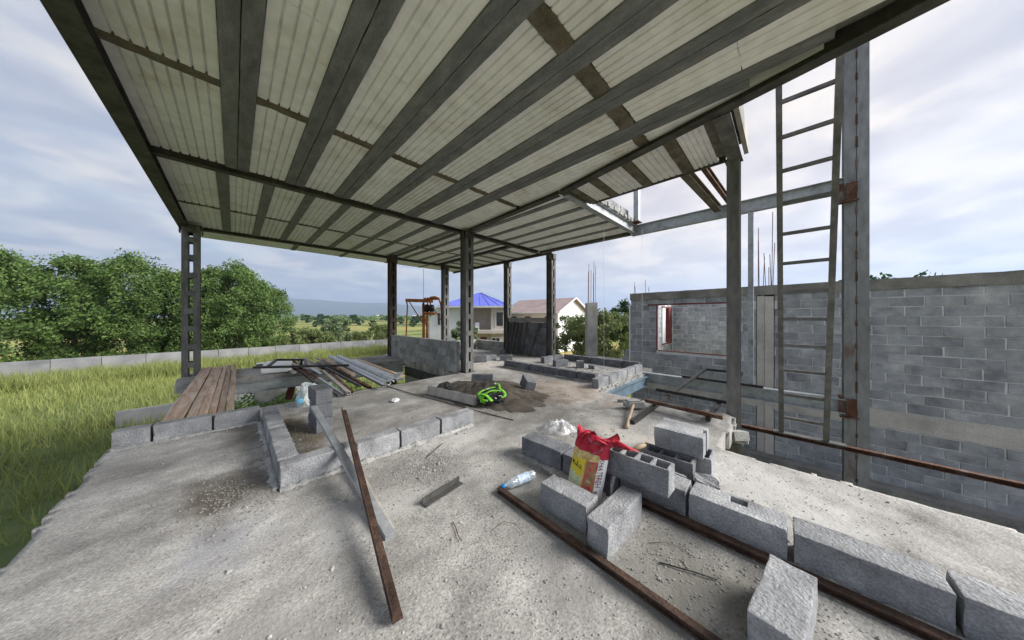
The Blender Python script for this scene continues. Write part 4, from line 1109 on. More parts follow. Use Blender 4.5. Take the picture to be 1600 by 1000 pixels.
wire('steel_rod', 'thin dark rod lying on the slab left of the sand heap', [(2.26, 5.9, .012), (2.36, 5.0, .014), (2.50, 4.2, .014), (2.62, 3.4, .014), (2.76, 2.70, .012)], .008, 'steel_dark', 'rod')
wire('nail', 'bent rusty nail lying in the foreground', [(1.085, 1.66, .012), (1.07, 1.60, .012), (1.045, 1.54, .012), (1.03, 1.48, .012)], .003, 'steel_rusty', 'nail')
wire('bent_wire', 'thin bent wire loop on the foreground slab', [(1.20, 1.31, .008), (1.24, 1.40, .012), (1.33, 1.40, .02), (1.38, 1.33, .012), (1.36, 1.24, .008)], .0014)
wire('bent_wire', 'thin dark wire curl beside the near right block', [(1.86, .62, .008), (1.93, .55, .014), (1.97, .46, .01), (1.95, .38, .008)], .0014)
wire('steel_rod', 'short dark rod in the shade before the right curb', [(1.76, .52, .01), (1.83, .36, .012), (1.87, .26, .01)], .004, 'steel_dark', 'rod')
wire('bent_wire', 'thin wire on the bright slab at the right', [(2.85, .02, .008), (2.80, -.06, .012), (2.72, -.10, .008)], .0014)
wire('steel_rod', 'thin short rod beside the left curb end', [(1.40, 2.62, .008), (1.55, 2.70, .01), (1.68, 2.78, .008)], .005, 'steel_dark', 'rod')

# black tube frame bridging the stair opening
t = thing('welded_tube_lattice', 'black square tube frame lying across the stair opening', 'metal frame', (6.2, 1.1, .03))
q = R_prof(.055, .055)
for nm, a, b in (('rail', (3.80, 1.46, .03), (8.85, 1.48, .075)), ('rail', (4.55, .74, .06), (8.80, .74, .075)), ('end_bar', (8.82, 1.45, .075), (8.82, .765, .075))):
    mb = MB(); mb.ext(q, a, b); mb.build(nm, 'frame_black', t)
bar('square_tube', 'black square tube lying across the tube frame, nearer the stair column', R_prof(.06, .05), (5.50, 1.68, .12), (5.44, .60, .12), 'frame_black', 'metal bar')
bar('square_tube', 'rusty square tube lying across the tube frame, nearest the hammer', R_prof(.055, .05), (4.72, 1.60, .10), (4.58, .58, .115), 'steel_rusty', 'metal bar')
bar('square_tube', 'thin black tube on the floor beam behind the tube frame', R_prof(.05, .05), (7.62, 1.75, .027), (7.60, .30, .027), 'frame_black', 'metal bar')
bar('tube_offcut', 'short grey tube offcut beside the sledgehammer', R_prof(.04, .04), (4.62, 2.02, .025), (4.92, 1.74, .025), 'steel_grey', 'metal bar')

# cable rail carrying the ladder, ladder
bar('support_rail', 'rusty white rail crossing the stair opening under the ladder', U_prof(.07, .06, .008), (6.0, .95, -.37), (6.0, -2.0, -.37), 'steel_rusty', 'rail')
t = thing('ladder', 'tall grey steel ladder leaning over the stair opening', 'ladder', (6.0, -.2, -.35))
lb = [Vector((6.0, .03, -.34)), Vector((6.0, -.43, -.34))]
lt = [Vector((4.56, .045, 4.42)), Vector((4.40, -.43, 4.96))]
for i in range(2):
    mb = MB(); mb.ext(R_prof(.058, .050), lb[i], lt[i], (1, 0, .3)); mb.build('rail', 'ladder_steel', t)
d0 = (lt[0] - lb[0]); 
for k in range(13):
    s = .055 + .079 * k
    a = lb[0] + d0 * s
    # same height on the other rail
    d1 = lt[1] - lb[1]; s1 = (a.z - lb[1].z) / d1.z
    b = lb[1] + d1 * s1
    mb = MB(); mb.ext(R_prof(.042, .040), a + Vector((0, -.02, 0)), b + Vector((0, .02, 0))); mb.build('rung', 'ladder_steel', t)
mb = MB(); mb.box(5.95, 6.07, -.62, .12, -.345, -.33); mb.build('foot_bar', 'ladder_steel', t)

# ================================================================== FLOOR HOLE: planks and profiles
xs_near = [-.60, -.36, -.28, -.20, -.12, -.05]; xs_far = [-.53, -.37, -.28, -.19, -.10, -.02]
pl_ = [(-.555, -.49, 11.05, .20), (-.375, -.33, 10.9, .12), (-.29, -.245, 11.1, .085), (-.205, -.16, 11.15, .08), (-.125, -.075, 11.15, .08), (-.035, .02, 11.1, .085)]
for i, (xn, xf, yf, w) in enumerate(pl_):
    lab = ('widest', 'second', 'third', 'fourth', 'fifth', 'rightmost')[i]
    bar('plank', ('%s brown plank of the row bridging the floor hole%s' % (lab, ', counted from the left' if 0 < i < 5 else '')), R_prof(w * .9, .045), (xn, 5.42, .115 + .012 * (i % 3)), (xf, yf - .15, .10), 'plank_brown', 'plank', group='brown planks over the floor hole')
BARS = [('steel_rusty', (1.19, 11.0), (1.26, 7.58), 'rust channel reaching left of the tube frame'), ('steel_rusty', (1.29, 11.1), (1.35, 7.61), 'rust channel reaching under the tube frame'),
        ('galvanised', (1.40, 11.1), (1.45, 7.79), 'grey profile beside the rust channels'), ('galvanised', (1.36, 7.5), (1.42, 5.80), 'short pale profile ending at the slab behind the block stack'),
        ('wood_grey', (1.58, 8.3), (1.48, 5.66), 'narrow pale batten ending behind the block stack'), ('steel_dark', (1.69, 9.5), (1.75, 5.92), 'dark profile in the middle of the pile'),
        ('steel_rusty', (1.89, 9.5), (1.94, 5.96), 'rusty square tube near the gutters'), ('wood_grey', (1.91, 11.1), (2.05, 9.4), 'short pale batten on the far slab'),
        ('galvanised', (2.18, 9.6), (2.10, 5.65), 'thin pale strip beside the gutters'), ('steel_dark', (1.20, 7.4), (1.35, 5.74), 'dark short profile behind the block stack'),
        ('steel_rusty', (1.78, 9.7), (1.53, 5.69), 'slanting rusty tube'), ('wood_grey', (1.60, 11.0), (1.70, 9.01), 'pale batten beside the foam slab')]
BARS += [('wood_grey', (1.02, 10.6), (1.10, 8.9), 'grey weathered board left of the rust channels'), ('plank_brown', (1.52, 10.2), (1.60, 6.6), 'brown weathered board in the middle'), ('plank_brown', (2.02, 10.4), (1.98, 7.2), 'brown weathered board left of the gutters'),
         ('wood_grey', (1.84, 10.0), (1.66, 6.9), 'grey weathered board crossing the dark profile'), ('plank_brown', (2.78, 9.9), (2.80, 6.4), 'brown weathered board right of the pale strip'), ('wood_grey', (1.15, 9.9), (1.55, 8.2), 'short grey board lying askew')]
for i, (mt_, a, b, lab) in enumerate(BARS):
    z0_ = .03 + .035 * (i % 3)
    p = R_prof(.10, .03) if i > 11 else (U_prof(.07, .045, .006) if i % 2 == 0 else R_prof(.045, .045))
    bar('metal_profile' if mt_ not in ('wood_grey', 'plank_brown') else 'batten', lab + ', over the floor hole', p, (*a, z0_ + .04), (*b, z0_), mt_, 'metal bar' if mt_ not in ('wood_grey', 'plank_brown') else 'batten', group='profiles over the floor hole')
def gutter(label, p0, p1, r):
    mb = MB(); pr = []
    for i in range(9): a = math.pi * i / 8; pr.append((r * math.cos(a), r * math.sin(a)))
    for i in range(9): a = math.pi * (8 - i) / 8; pr.append(((r - .006) * math.cos(a), (r - .006) * math.sin(a)))
    mb.ext(pr, p0, p1); o = mb.build('gutter', 'galvanised'); tag(o, label, 'gutter', 'gutters over the floor hole')
gutter('grey half round gutter at the right of the pile, left one of two', (2.20, 10.4, .16), (2.21, 5.80, .07), .075)
gutter('grey half round gutter at the right of the pile, right one of two', (2.40, 10.3, .16), (2.38, 5.86, .09), .075)
bar('fascia_strip', 'wide pale metal strip right of the gutters', U_prof(.16, .03, .004), (2.60, 9.6, .12), (2.62, 6.1, .06), 'galvanised', 'metal strip')
mb = MB(); mb.path([(2.30 + .07 * math.cos(a * .5) + .012 * a * 0, 5.83 + a * .012, .085 + .06 * math.sin(a * .5)) for a in range(13)], .012, 6)
o = mb.build('rolled_sheet', 'galvanised', None, True); tag(o, 'small rolled metal strip at the gutter ends', 'metal strip')
bar('sheet_flap', 'bent pale sheet flap standing at the gutter ends', R_prof(.16, .006), (2.34, 5.95, .10), (2.62, 6.02, .24), 'galvanised', 'metal strip')
# tube frame over the far slab and foam slab
t = thing('welded_tube_lattice', 'black tube frame resting over the far slab beside the floor hole', 'metal frame', (.8, 8.6, .2))
q = R_prof(.05, .05)
for nm, a, b in (('rail', (.31, 8.45, .33), (1.95, 7.45, .30)), ('rail', (.77, 9.57, .33), (1.31, 9.05, .33)), ('end_bar', (.55, 8.34, .335), (.79, 9.5, .335)), ('end_bar', (1.20, 7.93, .32), (1.32, 9.0, .33)), ('leg', (1.26, 9.03, .31), (1.26, 9.40, .01))):
    mb = MB(); mb.ext(q, a, b); mb.build(nm, 'frame_black', t)
bm = bmesh.new(); bmesh.ops.create_cube(bm, size=1)
for v in bm.verts: v.co = Vector((v.co.x * .62, v.co.y * 1.3, v.co.z * .16))
bmesh.ops.bevel(bm, geom=bm.edges[:], offset=.03, segments=3, affect='EDGES')
bmesh.ops.subdivide_edges(bm, edges=bm.edges[:], cuts=2, use_grid_fill=True)
for v in bm.verts: v.co += noise.noise_vector(v.co * 11) * .008
me = bpy.data.meshes.new('foam_slab'); bm.to_mesh(me); bm.free(); me.materials.append(MATS['foam_white'])
o = put('foam_slab', me, None, (.86, 9.98, .10), (0, 0, -.12)); tag(o, 'white foam slab on the far side of the floor hole', 'foam')
t = thing('block_pallet', 'small stack of dark blocks beyond the floor hole', 'block stack', (1.05, 14.2, ZG))
mb = MB(); mb.box(.55, 1.75, 13.9, 14.7, ZG, -.52); mb.build('plinth', 'mortar', t)
place_blocks(t, [(brick(.4, .2, .19, 'block_dark'), (.8 + .45 * i, 14.2, -.52), R(90)) for i in range(2)] + [(brick(.4, .2, .03, 'foam_white'), (.8 + .45 * i, 14.2, -.32), R(90)) for i in range(2)])
mb = MB(); mb.box(-3.5, 4.5, 20.0, 20.25, ZG, -2.55); o = mb.build('garden_plinth', 'boundary_concrete'); tag(o, 'low concrete plinth seen beneath the far slab', 'wall')
mb = MB(); mb.ext(R_prof(.14, .14), (1.02, 9.36, -.72), (1.10, 9.36, -.38)); o = mb.build('hanging_plate', 'paint_oxide'); tag(o, 'small dark red metal piece hanging below the far beam', 'metal piece')

# ================================================================== SMALL PROPS
def lathe(prof, p0, d, n=20, sx=1.0):
    """revolve [(t, r)] about the axis d from p0"""
    d = Vector(d).normalized(); a = Vector((0, 0, 1)); u = d.cross(a).normalized(); w = u.cross(d)
    V = []; F = []
    for t_, r_ in prof:
        for i in range(n):
            g = 6.28318 * i / n
            V.append(tuple(Vector(p0) + d * t_ + u * math.cos(g) * r_ + w * math.sin(g) * r_ * sx))
    for j in range(len(prof) - 1):
        for i in range(n): F.append((j * n + i, j * n + (i + 1) % n, (j + 1) * n + (i + 1) % n, (j + 1) * n + i))
    return V, F
# water bottle
t = thing('water_bottle', 'clear plastic water bottle with blue cap lying beside the rusty rail', 'bottle', (1.74, 1.62, 0))
p0 = Vector((1.565, 1.665, .045)); dd = Vector((.35, -.075, 0))
rib_ = []
for i in range(22):
    x = .085 + .245 * i / 21
    rib_.append((x, .039 + .0018 * math.sin(i * 2.4) - (.003 if i in (20, 21) else 0)))
V, F = lathe([(.030, .013), (.045, .014), (.060, .026), (.072, .034)] + rib_ + [(.336, .030), (.338, .004)], p0, dd)
put('bottle_body', new_mesh('bottle_body', V, F, 'bottle_film', True), t)
V, F = lathe([(.15, .0405), (.27, .0405)], p0, dd); put('label', new_mesh('label', V, F, 'bottle_label', True), t)
V, F = lathe([(-.002, .001), (0, .015), (.026, .0165), (.03, .015), (.031, .001)], p0, dd); put('cap', new_mesh('cap', V, F, 'cap_blue', True), t)

# red and yellow sack leaning on the curb
def sack_pt(u, v, side):
    """u 0..1 across (left to right in view), v 0..1 up; side -1 front, +1 back"""
    y = 1.275 - .30 * u + (.035 * v) * (1 - 2 * u) * -1 * 0
    sh = .02 * math.sin(v * 2.6)
    y = (1.275 - .295 * u) + .055 * v * (u - .15) * -.2
    x = 1.925 + .21 * v ** 1.1
    z = .012 + .50 * v
    th = (.055 * (1 - v) ** .5 + .012) * (math.sin(math.pi * min(1, max(0, u))) ** .5)
    x += side * th - .5 * th
    w = noise.noise(Vector((u * 5, v * 6, side))) * .012 + noise.noise(Vector((u * 13, v * 15, side))) * .008
    x += w * (1 + 1.6 * (v > .72)); z += w * .5
    if v > .8:                                  # slumped, gathered mouth
        k = (v - .8) / .2
        y += -.06 * k * (u - .2); z -= .05 * k * abs(math.sin(u * 7)) ; x += .05 * k * math.sin(u * 9)
    return Vector((x, y, z))
t = thing('sack', 'red and yellow printed rice sack leaning on the right curb', 'sack', (2.0, 1.13, 0))
NU, NV = 24, 40
V = []; F = []; fm = []
mats = ['sack_red', 'sack_gold', 'sack_yellow', 'sack_pale', 'sack_dish', 'sack_white']
for side in (-1, 1):
    b0_ = len(V)
    for j in range(NV + 1):
        for i in range(NU + 1): V.append(tuple(sack_pt(i / NU, j / NV, side)))
    for j in range(NV):
        for i in range(NU):
            q = (b0_ + j * (NU + 1) + i, b0_ + j * (NU + 1) + i + 1, b0_ + (j + 1) * (NU + 1) + i + 1, b0_ + (j + 1) * (NU + 1) + i)
            F.append(q if side < 0 else q[::-1])
            u, v = (i + .5) / NU, (j + .5) / NV
            if side > 0: m_ = 0
            elif v > .70: m_ = 0
            elif u > .83: m_ = 5 if v < .66 else 0
            elif v > .60: m_ = 1
            elif u < .50: m_ = 2 if v > .36 + .12 * (u) * -1 + .06 else 3
            elif u < .56: m_ = 1
            else: m_ = 4
            fm.append(m_)
put('sack_body', new_mesh('sack_body', V, F, mats, True, fm), t)
mb = MB()                                        # gathered mouth: folded red strips
for k in range(9):
    a = sack_pt(.15 + .09 * k, .90, -1)
    pts = [a + Vector((.012 * k - .03, 0, -.02)), a + Vector((.02, -.02 - .006 * k, .025)), a + Vector((.05, -.05 - .012 * k, .02 - .004 * k)), a + Vector((.07, -.08 - .016 * k, -.02))]
    mb.path(pts, [.016, .020, .017, .006], 6, .45)
mb.build('mouth_folds', 'sack_red', t, True)
mb = MB(); mb.path([sack_pt(.55 + .3 * math.sin(i * .35), .70 + .022 * i, -1) + Vector((-.012, 0, .0)) for i in range(12)], .0035, 5); mb.build('tie_string', 'rebar_pink', t)
def sack_text(body, u0, v0, u1, v1, size, mat, name):
    """lay a text mesh on the sack front: the text runs from (u0,v0) to (u1,v1)"""
    cu = bpy.data.curves.new(name, 'FONT'); cu.body = body; cu.size = 1.0; cu.resolution_u = 3
    ob = bpy.data.objects.new(name, cu); COL.objects.link(ob)
    bpy.context.view_layer.update()
    dg = bpy.context.evaluated_depsgraph_get()
    me = bpy.data.meshes.new_from_object(ob.evaluated_get(dg))
    bpy.data.objects.remove(ob)
    W_ = max(v.co.x for v in me.vertices)
    A = Vector((u0, v0)); B = Vector((u1, v1)); d = B - A
    # perpendicular measured in metres: u spans .295 m, v spans .5 m
    dm = Vector((d.x * .295, d.y * .5)); pm = Vector((-dm.y, dm.x)).normalized() * size
    perp = Vector((pm.x / .295, pm.y / .5))
    for v in me.vertices:
        q = A + d * (v.co.x / W_) + perp * v.co.y
        v.co = sack_pt(q.x, q.y, -1) + Vector((-.004, 0, .001))
    me.materials.clear(); me.materials.append(MATS[mat])
    put(name, me, t)
sack_text('KHATEREH', .985 - .13, .665, .985 - .13, .30, .044, 'paint_red_dark', 'lettering')
def stroke(pts, r=.0026):
    P = [sack_pt(u, v, -1) + Vector((-.005, 0, 0)) for u, v in pts]
    mb = MB(); mb.path(P, r, 5); mb.build('lettering', 'ink_black', t)
stroke([(.40, .515), (.44, .505), (.43, .485), (.36, .475), (.29, .485), (.30, .50)])
stroke([(.285, .55), (.28, .52), (.275, .487), (.20, .490)])
stroke([(.20, .490), (.13, .495), (.10, .515), (.13, .53), (.16, .51), (.14, .494)])
stroke([(.40, .53), (.405, .528)], .004)
mb = MB(); c_ = [(.885 + .03 * math.cos(a * .7), .24 + .014 * math.sin(a * .7)) for a in range(10)]
stroke(c_, .0025)

# clear plastic bag on the slab
def crumple(name, label, loc, s, mat, cat, seed, flat=.6, sub=4, amp=.35):
    bm = bmesh.new(); bmesh.ops.create_icosphere(bm, subdivisions=sub, radius=1)
    for v in bm.verts:
        p = v.co.copy()
        k = 1 + amp * noise.noise(p * 1.6 + Vector((seed, 0, 0))) + amp * .5 * (.5 - abs(noise.noise(p * 3.3 + Vector((0, seed, 0))))) + amp * .25 * noise.noise(p * 8)
        v.co = Vector((p.x * s[0] * k, p.y * s[1] * k, max(-.02, p.z * s[2] * k + s[2] * .45)))
    me = bpy.data.meshes.new(name); bm.to_mesh(me); bm.free(); me.materials.append(MATS[mat])
    o = put(name, me, None, loc); tag(o, label, cat); return o
def clear_bag():
    V = []; F = []; n = 44; m = 16
    for j in range(m + 1):
        r_ = j / m
        for i in range(n):
            a = 6.28318 * i / n
            fold = .10 * math.sin(a * 5 + r_ * 3) + .06 * math.sin(a * 11 + 1) * r_ + .12 * noise.noise(Vector((math.cos(a) * 2, math.sin(a) * 2, r_ * 3)))
            rr = r_ * (1 + fold)
            z = .105 * (1 - r_ ** 2.6) + .035 * math.sin(a * 7 + r_ * 6) * r_ * (1 - r_) * 2 + .03 * noise.noise(Vector((rr * 6 * math.cos(a), rr * 6 * math.sin(a), 1)))
            V.append((rr * .23 * math.cos(a), rr * .17 * math.sin(a), max(.004, z)))
    for j in range(m):
        for i in range(n): F.append((j * n + i, j * n + (i + 1) % n, (j + 1) * n + (i + 1) % n, (j + 1) * n + i))
    o = put('plastic_bag', new_mesh('plastic_bag', V, F, 'bag_film', True), None, (2.92, 2.06, .008), (0, 0, -.78))
    tag(o, 'clear crumpled plastic bag on the slab behind the right curb', 'bag')
clear_bag()
crumple('plastic_scrap', 'small blue and white plastic scrap behind the red sack', (2.58, 1.42, .005), (.07, .09, .04), 'bag_blue_film', 'plastic scrap', 4)
o = crumple('plastic_bag', 'blue and white plastic bag behind the three block stack', (.88, 5.62, 0), (.15, .16, .26), 'bag_blue_film', 'bag', 2, amp=.28)
for (x, y, z, sx, sz_) in ((.74, 5.46, .12, .045, .045),):
    bm = bmesh.new(); bmesh.ops.create_icosphere(bm, subdivisions=2, radius=1)
    for v in bm.verts: v.co = Vector((v.co.x * sx, v.co.y * .02, v.co.z * sz_)) + Vector((x - .88, y - 5.62, z))
    me = bpy.data.meshes.new('print_patch'); bm.to_mesh(me); bm.free(); me.materials.append(MATS['bag_blue_print'])
    c = bpy.data.objects.new('print_patch', me); COL.objects.link(c); c.parent = o
crumple('black_bag', 'crumpled black plastic bag at the left tip of the sand heap', (2.95, 4.78, 0), (.20, .15, .10), 'black_rubber', 'bag', 8, amp=.5)
# timber edge board before the sand
bm = bmesh.new(); bmesh.ops.create_cube(bm, size=1)
bmesh.ops.subdivide_edges(bm, edges=bm.edges[:], cuts=4, use_grid_fill=True)
for v in bm.verts: v.co = Vector((v.co.x * .10, v.co.y * 1.20, v.co.z * .15)) + noise.noise_vector(v.co * 5) * .008
me = bpy.data.meshes.new('timber'); bm.to_mesh(me); bm.free(); me.materials.append(MATS['wood_grey'])
o = put('timber_beam', me, None, (2.70, 4.18, .08), (0, .35, .17)); tag(o, 'pale rough timber beam at the left foot of the sand heap', 'timber')

# green and black harness bundle
t = thing('harness', 'bright green and black tangled harness lying on the sand heap', 'harness', (3.0, 3.42, .10))
GO = Vector((3.0, 3.42, .10)); RT = Vector((.703, -.711, 0)); FW = Vector((.711, .703, 0))
def gp(u, v, z): return GO + RT * u + FW * v + Vector((0, 0, z))
straps = [([(-.20, -.05, .05), (-.22, .02, .10), (-.15, .08, .13), (-.05, .14, .15), (.03, .18, .16)], 'cloth_green', .030),
          ([(-.20, .0, .06), (-.17, -.06, .10), (-.09, -.10, .09), (-.02, -.17, .05), (.0, -.20, .03)], 'cloth_green', .036),
          ([(-.12, -.02, .09), (-.04, .02, .13), (.06, .04, .13), (.12, .08, .12)], 'cloth_green', .034),
          ([(.08, .16, .14), (.15, .10, .13), (.20, .02, .10), (.20, -.06, .07), (.15, -.11, .06)], 'cloth_green', .030),
          ([(.0, .17, .15), (.05, .22, .20), (.10, .19, .20), (.12, .10, .14)], 'cloth_green', .020),
          ([(-.20, -.08, .03), (-.14, -.15, .04), (-.06, -.20, .03)], 'cloth_green', .020),
          ([(-.18, .08, .09), (-.10, .06, .12), (-.02, .10, .14), (.04, .14, .15)], 'cloth_black', .030),
          ([(-.10, -.06, .06), (.0, -.06, .08), (.08, -.02, .10), (.14, .0, .09)], 'cloth_black', .034),
          ([(-.02, .15, .14), (.03, .20, .18), (.07, .16, .16)], 'cloth_black', .026),
          ([(.04, -.05, .07), (.10, .02, .11), (.16, .03, .10)], 'cloth_black', .028)]
for pts, mt_, r_ in straps:
    P = [gp(*p) for p in pts]; Q = []
    for i in range(len(P) - 1):
        for k in range(4):
            s = k / 4
            a = P[max(0, i - 1)]; b = P[i]; c = P[i + 1]; d = P[min(len(P) - 1, i + 2)]
            Q.append(.5 * ((2 * b) + (c - a) * s + (2 * a - 5 * b + 4 * c - d) * s * s + (3 * b - a - 3 * c + d) * s ** 3))
    Q.append(P[-1])
    mb = MB(); mb.path(Q, r_ * .85, 8, .32); mb.build('strap', mt_, t, True)
for (u_, v_, z_, su, sz_, mt_, sd_) in ((-.06, .0, .01, .17, .09, 'cloth_black', 3), (.08, .05, .02, .12, .10, 'cloth_black', 5), (-.12, -.06, .02, .08, .08, 'cloth_green', 7), (.02, .08, .05, .10, .08, 'cloth_green', 9)):
    bm = bmesh.new(); bmesh.ops.create_icosphere(bm, subdivisions=3, radius=1)
    for v in bm.verts:
        q = v.co.copy(); k = 1 + .45 * noise.noise(q * 2 + Vector((sd_, 0, 0))) + .25 * noise.noise(q * 5 + Vector((0, sd_, 0)))
        v.co = gp(u_ + q.x * su * k, v_ + q.y * su * .8 * k, z_ + q.z * sz_ * k)
    me = bpy.data.meshes.new('cloth'); bm.to_mesh(me); bm.free(); me.materials.append(MATS[mt_]); put('cloth', me, t)
mb = MB(); mb.path([gp(.07 + .075 * math.cos(a * .33), -.10 + .06 * math.sin(a * .33), .05 + .03 * math.sin(a * .33)) for a in range(20)], .012, 6); mb.build('black_ring', 'cloth_black', t, True)
for p, q in (((-.10, .07, .15), (-.06, .09, .16)), ((.04, -.08, .06), (.07, -.13, .05)), ((.11, -.08, .08), (.16, -.09, .08)), ((.02, .19, .21), (.05, .21, .22))):
    mb = MB(); mb.path([gp(*p), gp(*q)], .012, 6, .5); mb.build('buckle', 'plastic_white', t)

# sledgehammer, trowel handle
t = thing('sledgehammer', 'sledgehammer with pale wooden handle and cement covered head', 'hammer', (4.45, 1.7, 0))
mb = MB(); mb.path([(4.40, 1.68, .075), (4.1, 1.60, .05), (3.8, 1.52, .028), (3.58, 1.45, .024)], [.022, .020, .021, .026], 8); mb.build('handle', 'wood_pale', t, True)
bm = bmesh.new(); bmesh.ops.create_cube(bm, size=1)
bmesh.ops.bevel(bm, geom=bm.edges[:], offset=.18, segments=2, affect='EDGES')
bmesh.ops.subdivide_edges(bm, edges=bm.edges[:], cuts=1, use_grid_fill=True)
for v in bm.verts: v.co = Vector((v.co.x * .13, v.co.y * .30, v.co.z * .13)) + noise.noise_vector(v.co * 6) * .012
bm.transform(Matrix.Translation((4.47, 1.70, .075)) @ Matrix.Rotation(R(42), 4, 'Z'))
me = bpy.data.meshes.new('head'); bm.to_mesh(me); bm.free(); me.materials.append(MATS['cast_concrete']); put('head', me, t)
t = thing('wooden_tool', 'wooden tool handle and box edge behind the right block pile', 'tool', (3.1, 1.13, 0))
mb = MB(); mb.path([(2.86, 1.16, .03), (3.05, 1.12, .05), (3.2, 1.05, .06)], [.020, .024, .022], 8); mb.build('handle', 'wood_pale', t, True)
mb = MB(); mb.box(3.16, 3.36, .92, 1.08, .002, .09); mb.build('box_edge', 'wood_grey', t)

# ================================================================== HOIST
t = thing('hoist', 'orange construction hoist with black motor standing beyond the half wall', 'hoist', (6.1, 11.2, 0))
HO = Vector((6.08, 11.34, 0))
def hp(u, z, v=0.0): return HO + RT * u + FW * v + Vector((0, 0, z))
def hpath(name, pts, r, mat='hoist_orange', n=7):
    mb = MB(); mb.path([hp(*p) for p in pts], r, n); return mb.build(name, mat, t, True)
hpath('mast', [(-.16, -.2), (-.16, 1.2), (-.17, 2.05), (-.14, 2.26), (-.06, 2.30)], .06)
hpath('mast', [(-.02, -.2), (.0, 1.2), (.01, 2.0), (.04, 2.22), (.16, 2.34), (.35, 2.36), (.52, 2.30), (.62, 2.05), (.70, 1.4), (.80, .3), (.83, -.2)], .05)
hpath('mast', [(.10, 1.5, .15), (.10, 2.1, .15), (.16, 2.36, .12)], .035)
hpath('boom', [(.25, 2.18), (-.95, 2.22)], .075)
hpath('boom', [(.45, 2.28, .1), (-.05, 2.30, .1)], .05)
hpath('brace', [(-.92, 2.18), (-.88, 1.95), (-.92, 1.2), (-.95, 0.0), (-.96, -.2)], .03)
hpath('brace', [(-.80, 2.15), (-.17, 1.15)], .022)
hpath('brace', [(.28, 1.85), (.70, 1.2)], .024)
hpath('cross_bar', [(-.18, 1.60), (.36, 1.60)], .04)
mb = MB(); mb.box(-.17, .36, -.18, .18, 1.58, 1.68, Matrix.Translation(HO) @ Matrix.Rotation(R(-45.3), 4, 'Z')); mb.build('motor_tray', 'hoist_orange', t)
V, F = lathe([(-.18, .02), (-.18, .17), (-.05, .18), (0, .13), (.06, .17), (.18, .16), (.18, .02)], hp(.10, 1.86), RT, 16); put('motor', new_mesh('motor', V, F, 'black_rubber', True), t)
hpath('cable', [(-.16, 2.3), (-.16, 3.6)], .008, 'steel_grey')
for i, (x, y, z1, lab) in enumerate(((7.4, 2.6, 3.70, 'thin plumb string hanging from the roof corner'), (6.3, 3.1, 3.78, 'thin plumb string hanging before the concrete column'))):
    wire('plumb_string', lab, [(x, y, .2), (x, y, 2), (x, y, z1)], .003, 'plastic_white', 'string')

# ================================================================== HOUSES BEHIND
def frame(o, ang): return Matrix.Translation(o) @ Matrix.Rotation(ang, 4, 'Z')
HB = (18.15, 24.32, ZG)
t = thing('house', 'two storey house with bright blue hip roof and open balcony', 'house', HB)
Mx = frame(HB, R(-45.3))          # local x = right in view, local y = away
def hb(name, mat, *boxes, parent=None):
    mb = MB()
    for b in boxes: mb.box(*b, Mx)
    return mb.build(name, mat, parent or t)
hb('wall', 'house_white', (-4.4, -.75, -.2, 7.0, 0, 5.72))
hb('wall', 'house_pink', (2.25, 4.1, -.2, 7.0, 0, 5.72))
hb('wall', 'house_pink', (-.75, 2.25, 1.6, 7.0, 0, 5.72), (-.75, 2.25, .3, 1.6, 0, 2.9))
hb('pillar', 'house_white', (-1.05, -.76, -.35, -.21, 0, 5.7)); hb('pillar', 'house_white', (-.3, -.02, -.3, -.02, 3.35, 5.7))
hb('balcony', 'house_cream', (-1.0, 4.3, -.9, .3, 2.95, 3.30)); hb('parapet', 'house_white', (-.74, .4, -.88, -.7, 3.30, 3.9))
e0 = .55
zr0, zr1 = 5.72, 7.62
mb = MB()
P = [(-3.4, -.9), (4.7, -.9), (4.7, 7.6), (-3.4, 7.6)]; 
mb.add([Mx @ Vector((x, y, zr0 + .16)) for x, y in P] + [Mx @ Vector((.5, 3.2, zr1)), Mx @ Vector((.8, 3.2, zr1))], [(0, 1, 5, 4), (1, 2, 5), (2, 3, 4, 5), (3, 0, 4)])
for i in range(-3, 5):                        # standing seams
    x = i + .2
    mb.path([Mx @ Vector((x, -.9, zr0 + .18)), Mx @ Vector((min(.8, max(.5, x * .1 + .5)), 3.2, zr1 + .02))], .025, 4)
rf = mb.build('roof', 'roof_blue', t)
hb('eave', 'house_white', (-3.45, 4.75, -.95, 7.65, zr0 - .02, zr0 + .15), parent=rf)
for (x, w, z, h_) in ((-3.2, .8, 3.85, 1.25), ):
    f = hb('window', 'glass_dark', (x - .3, x + .3, -.24, -.205, z, z + h_)); hb('frame', 'house_white', (x - .42, x - .31, -.27, -.206, z - .1, z + h_ + .1), (x + .31, x + .42, -.27, -.206, z - .1, z + h_ + .1), (x - .03, x + .03, -.275, -.242, z, z + h_), parent=f)
f = hb('window', 'glass_dark', (2.85, 3.55, -.24, -.205, 3.75, 5.2)); hb('frame', 'house_cream', (2.7, 2.84, -.27, -.206, 3.6, 5.35), (3.56, 3.7, -.27, -.206, 3.6, 5.35), (2.84, 3.56, -.27, -.206, 5.21, 5.35), parent=f)
f = hb('window', 'glass_dark', (-.5, -.1, 1.55, 1.59, 3.4, 5.0))
f = hb('window', 'glass_dark', (2.4, 3.2, -.24, -.205, 1.1, 2.4)); hb('frame', 'house_white', (2.3, 2.39, -.27, -.206, 1.0, 2.5), (3.21, 3.3, -.27, -.206, 1.0, 2.5), (2.77, 2.83, -.275, -.242, 1.1, 2.4), (2.39, 3.21, -.27, -.206, 2.41, 2.5), parent=f)
d_ = hb('door', 'paint_red_dark', (1.05, 1.75, .26, .295, .1, 2.5)); hb('handle', 'galvanised', (1.12, 1.16, .22, .255, 1.2, 1.3), parent=d_)
hb('annex', 'house_cream', (-5.2, -4.41, 1.5, 5.0, 0, 4.2))
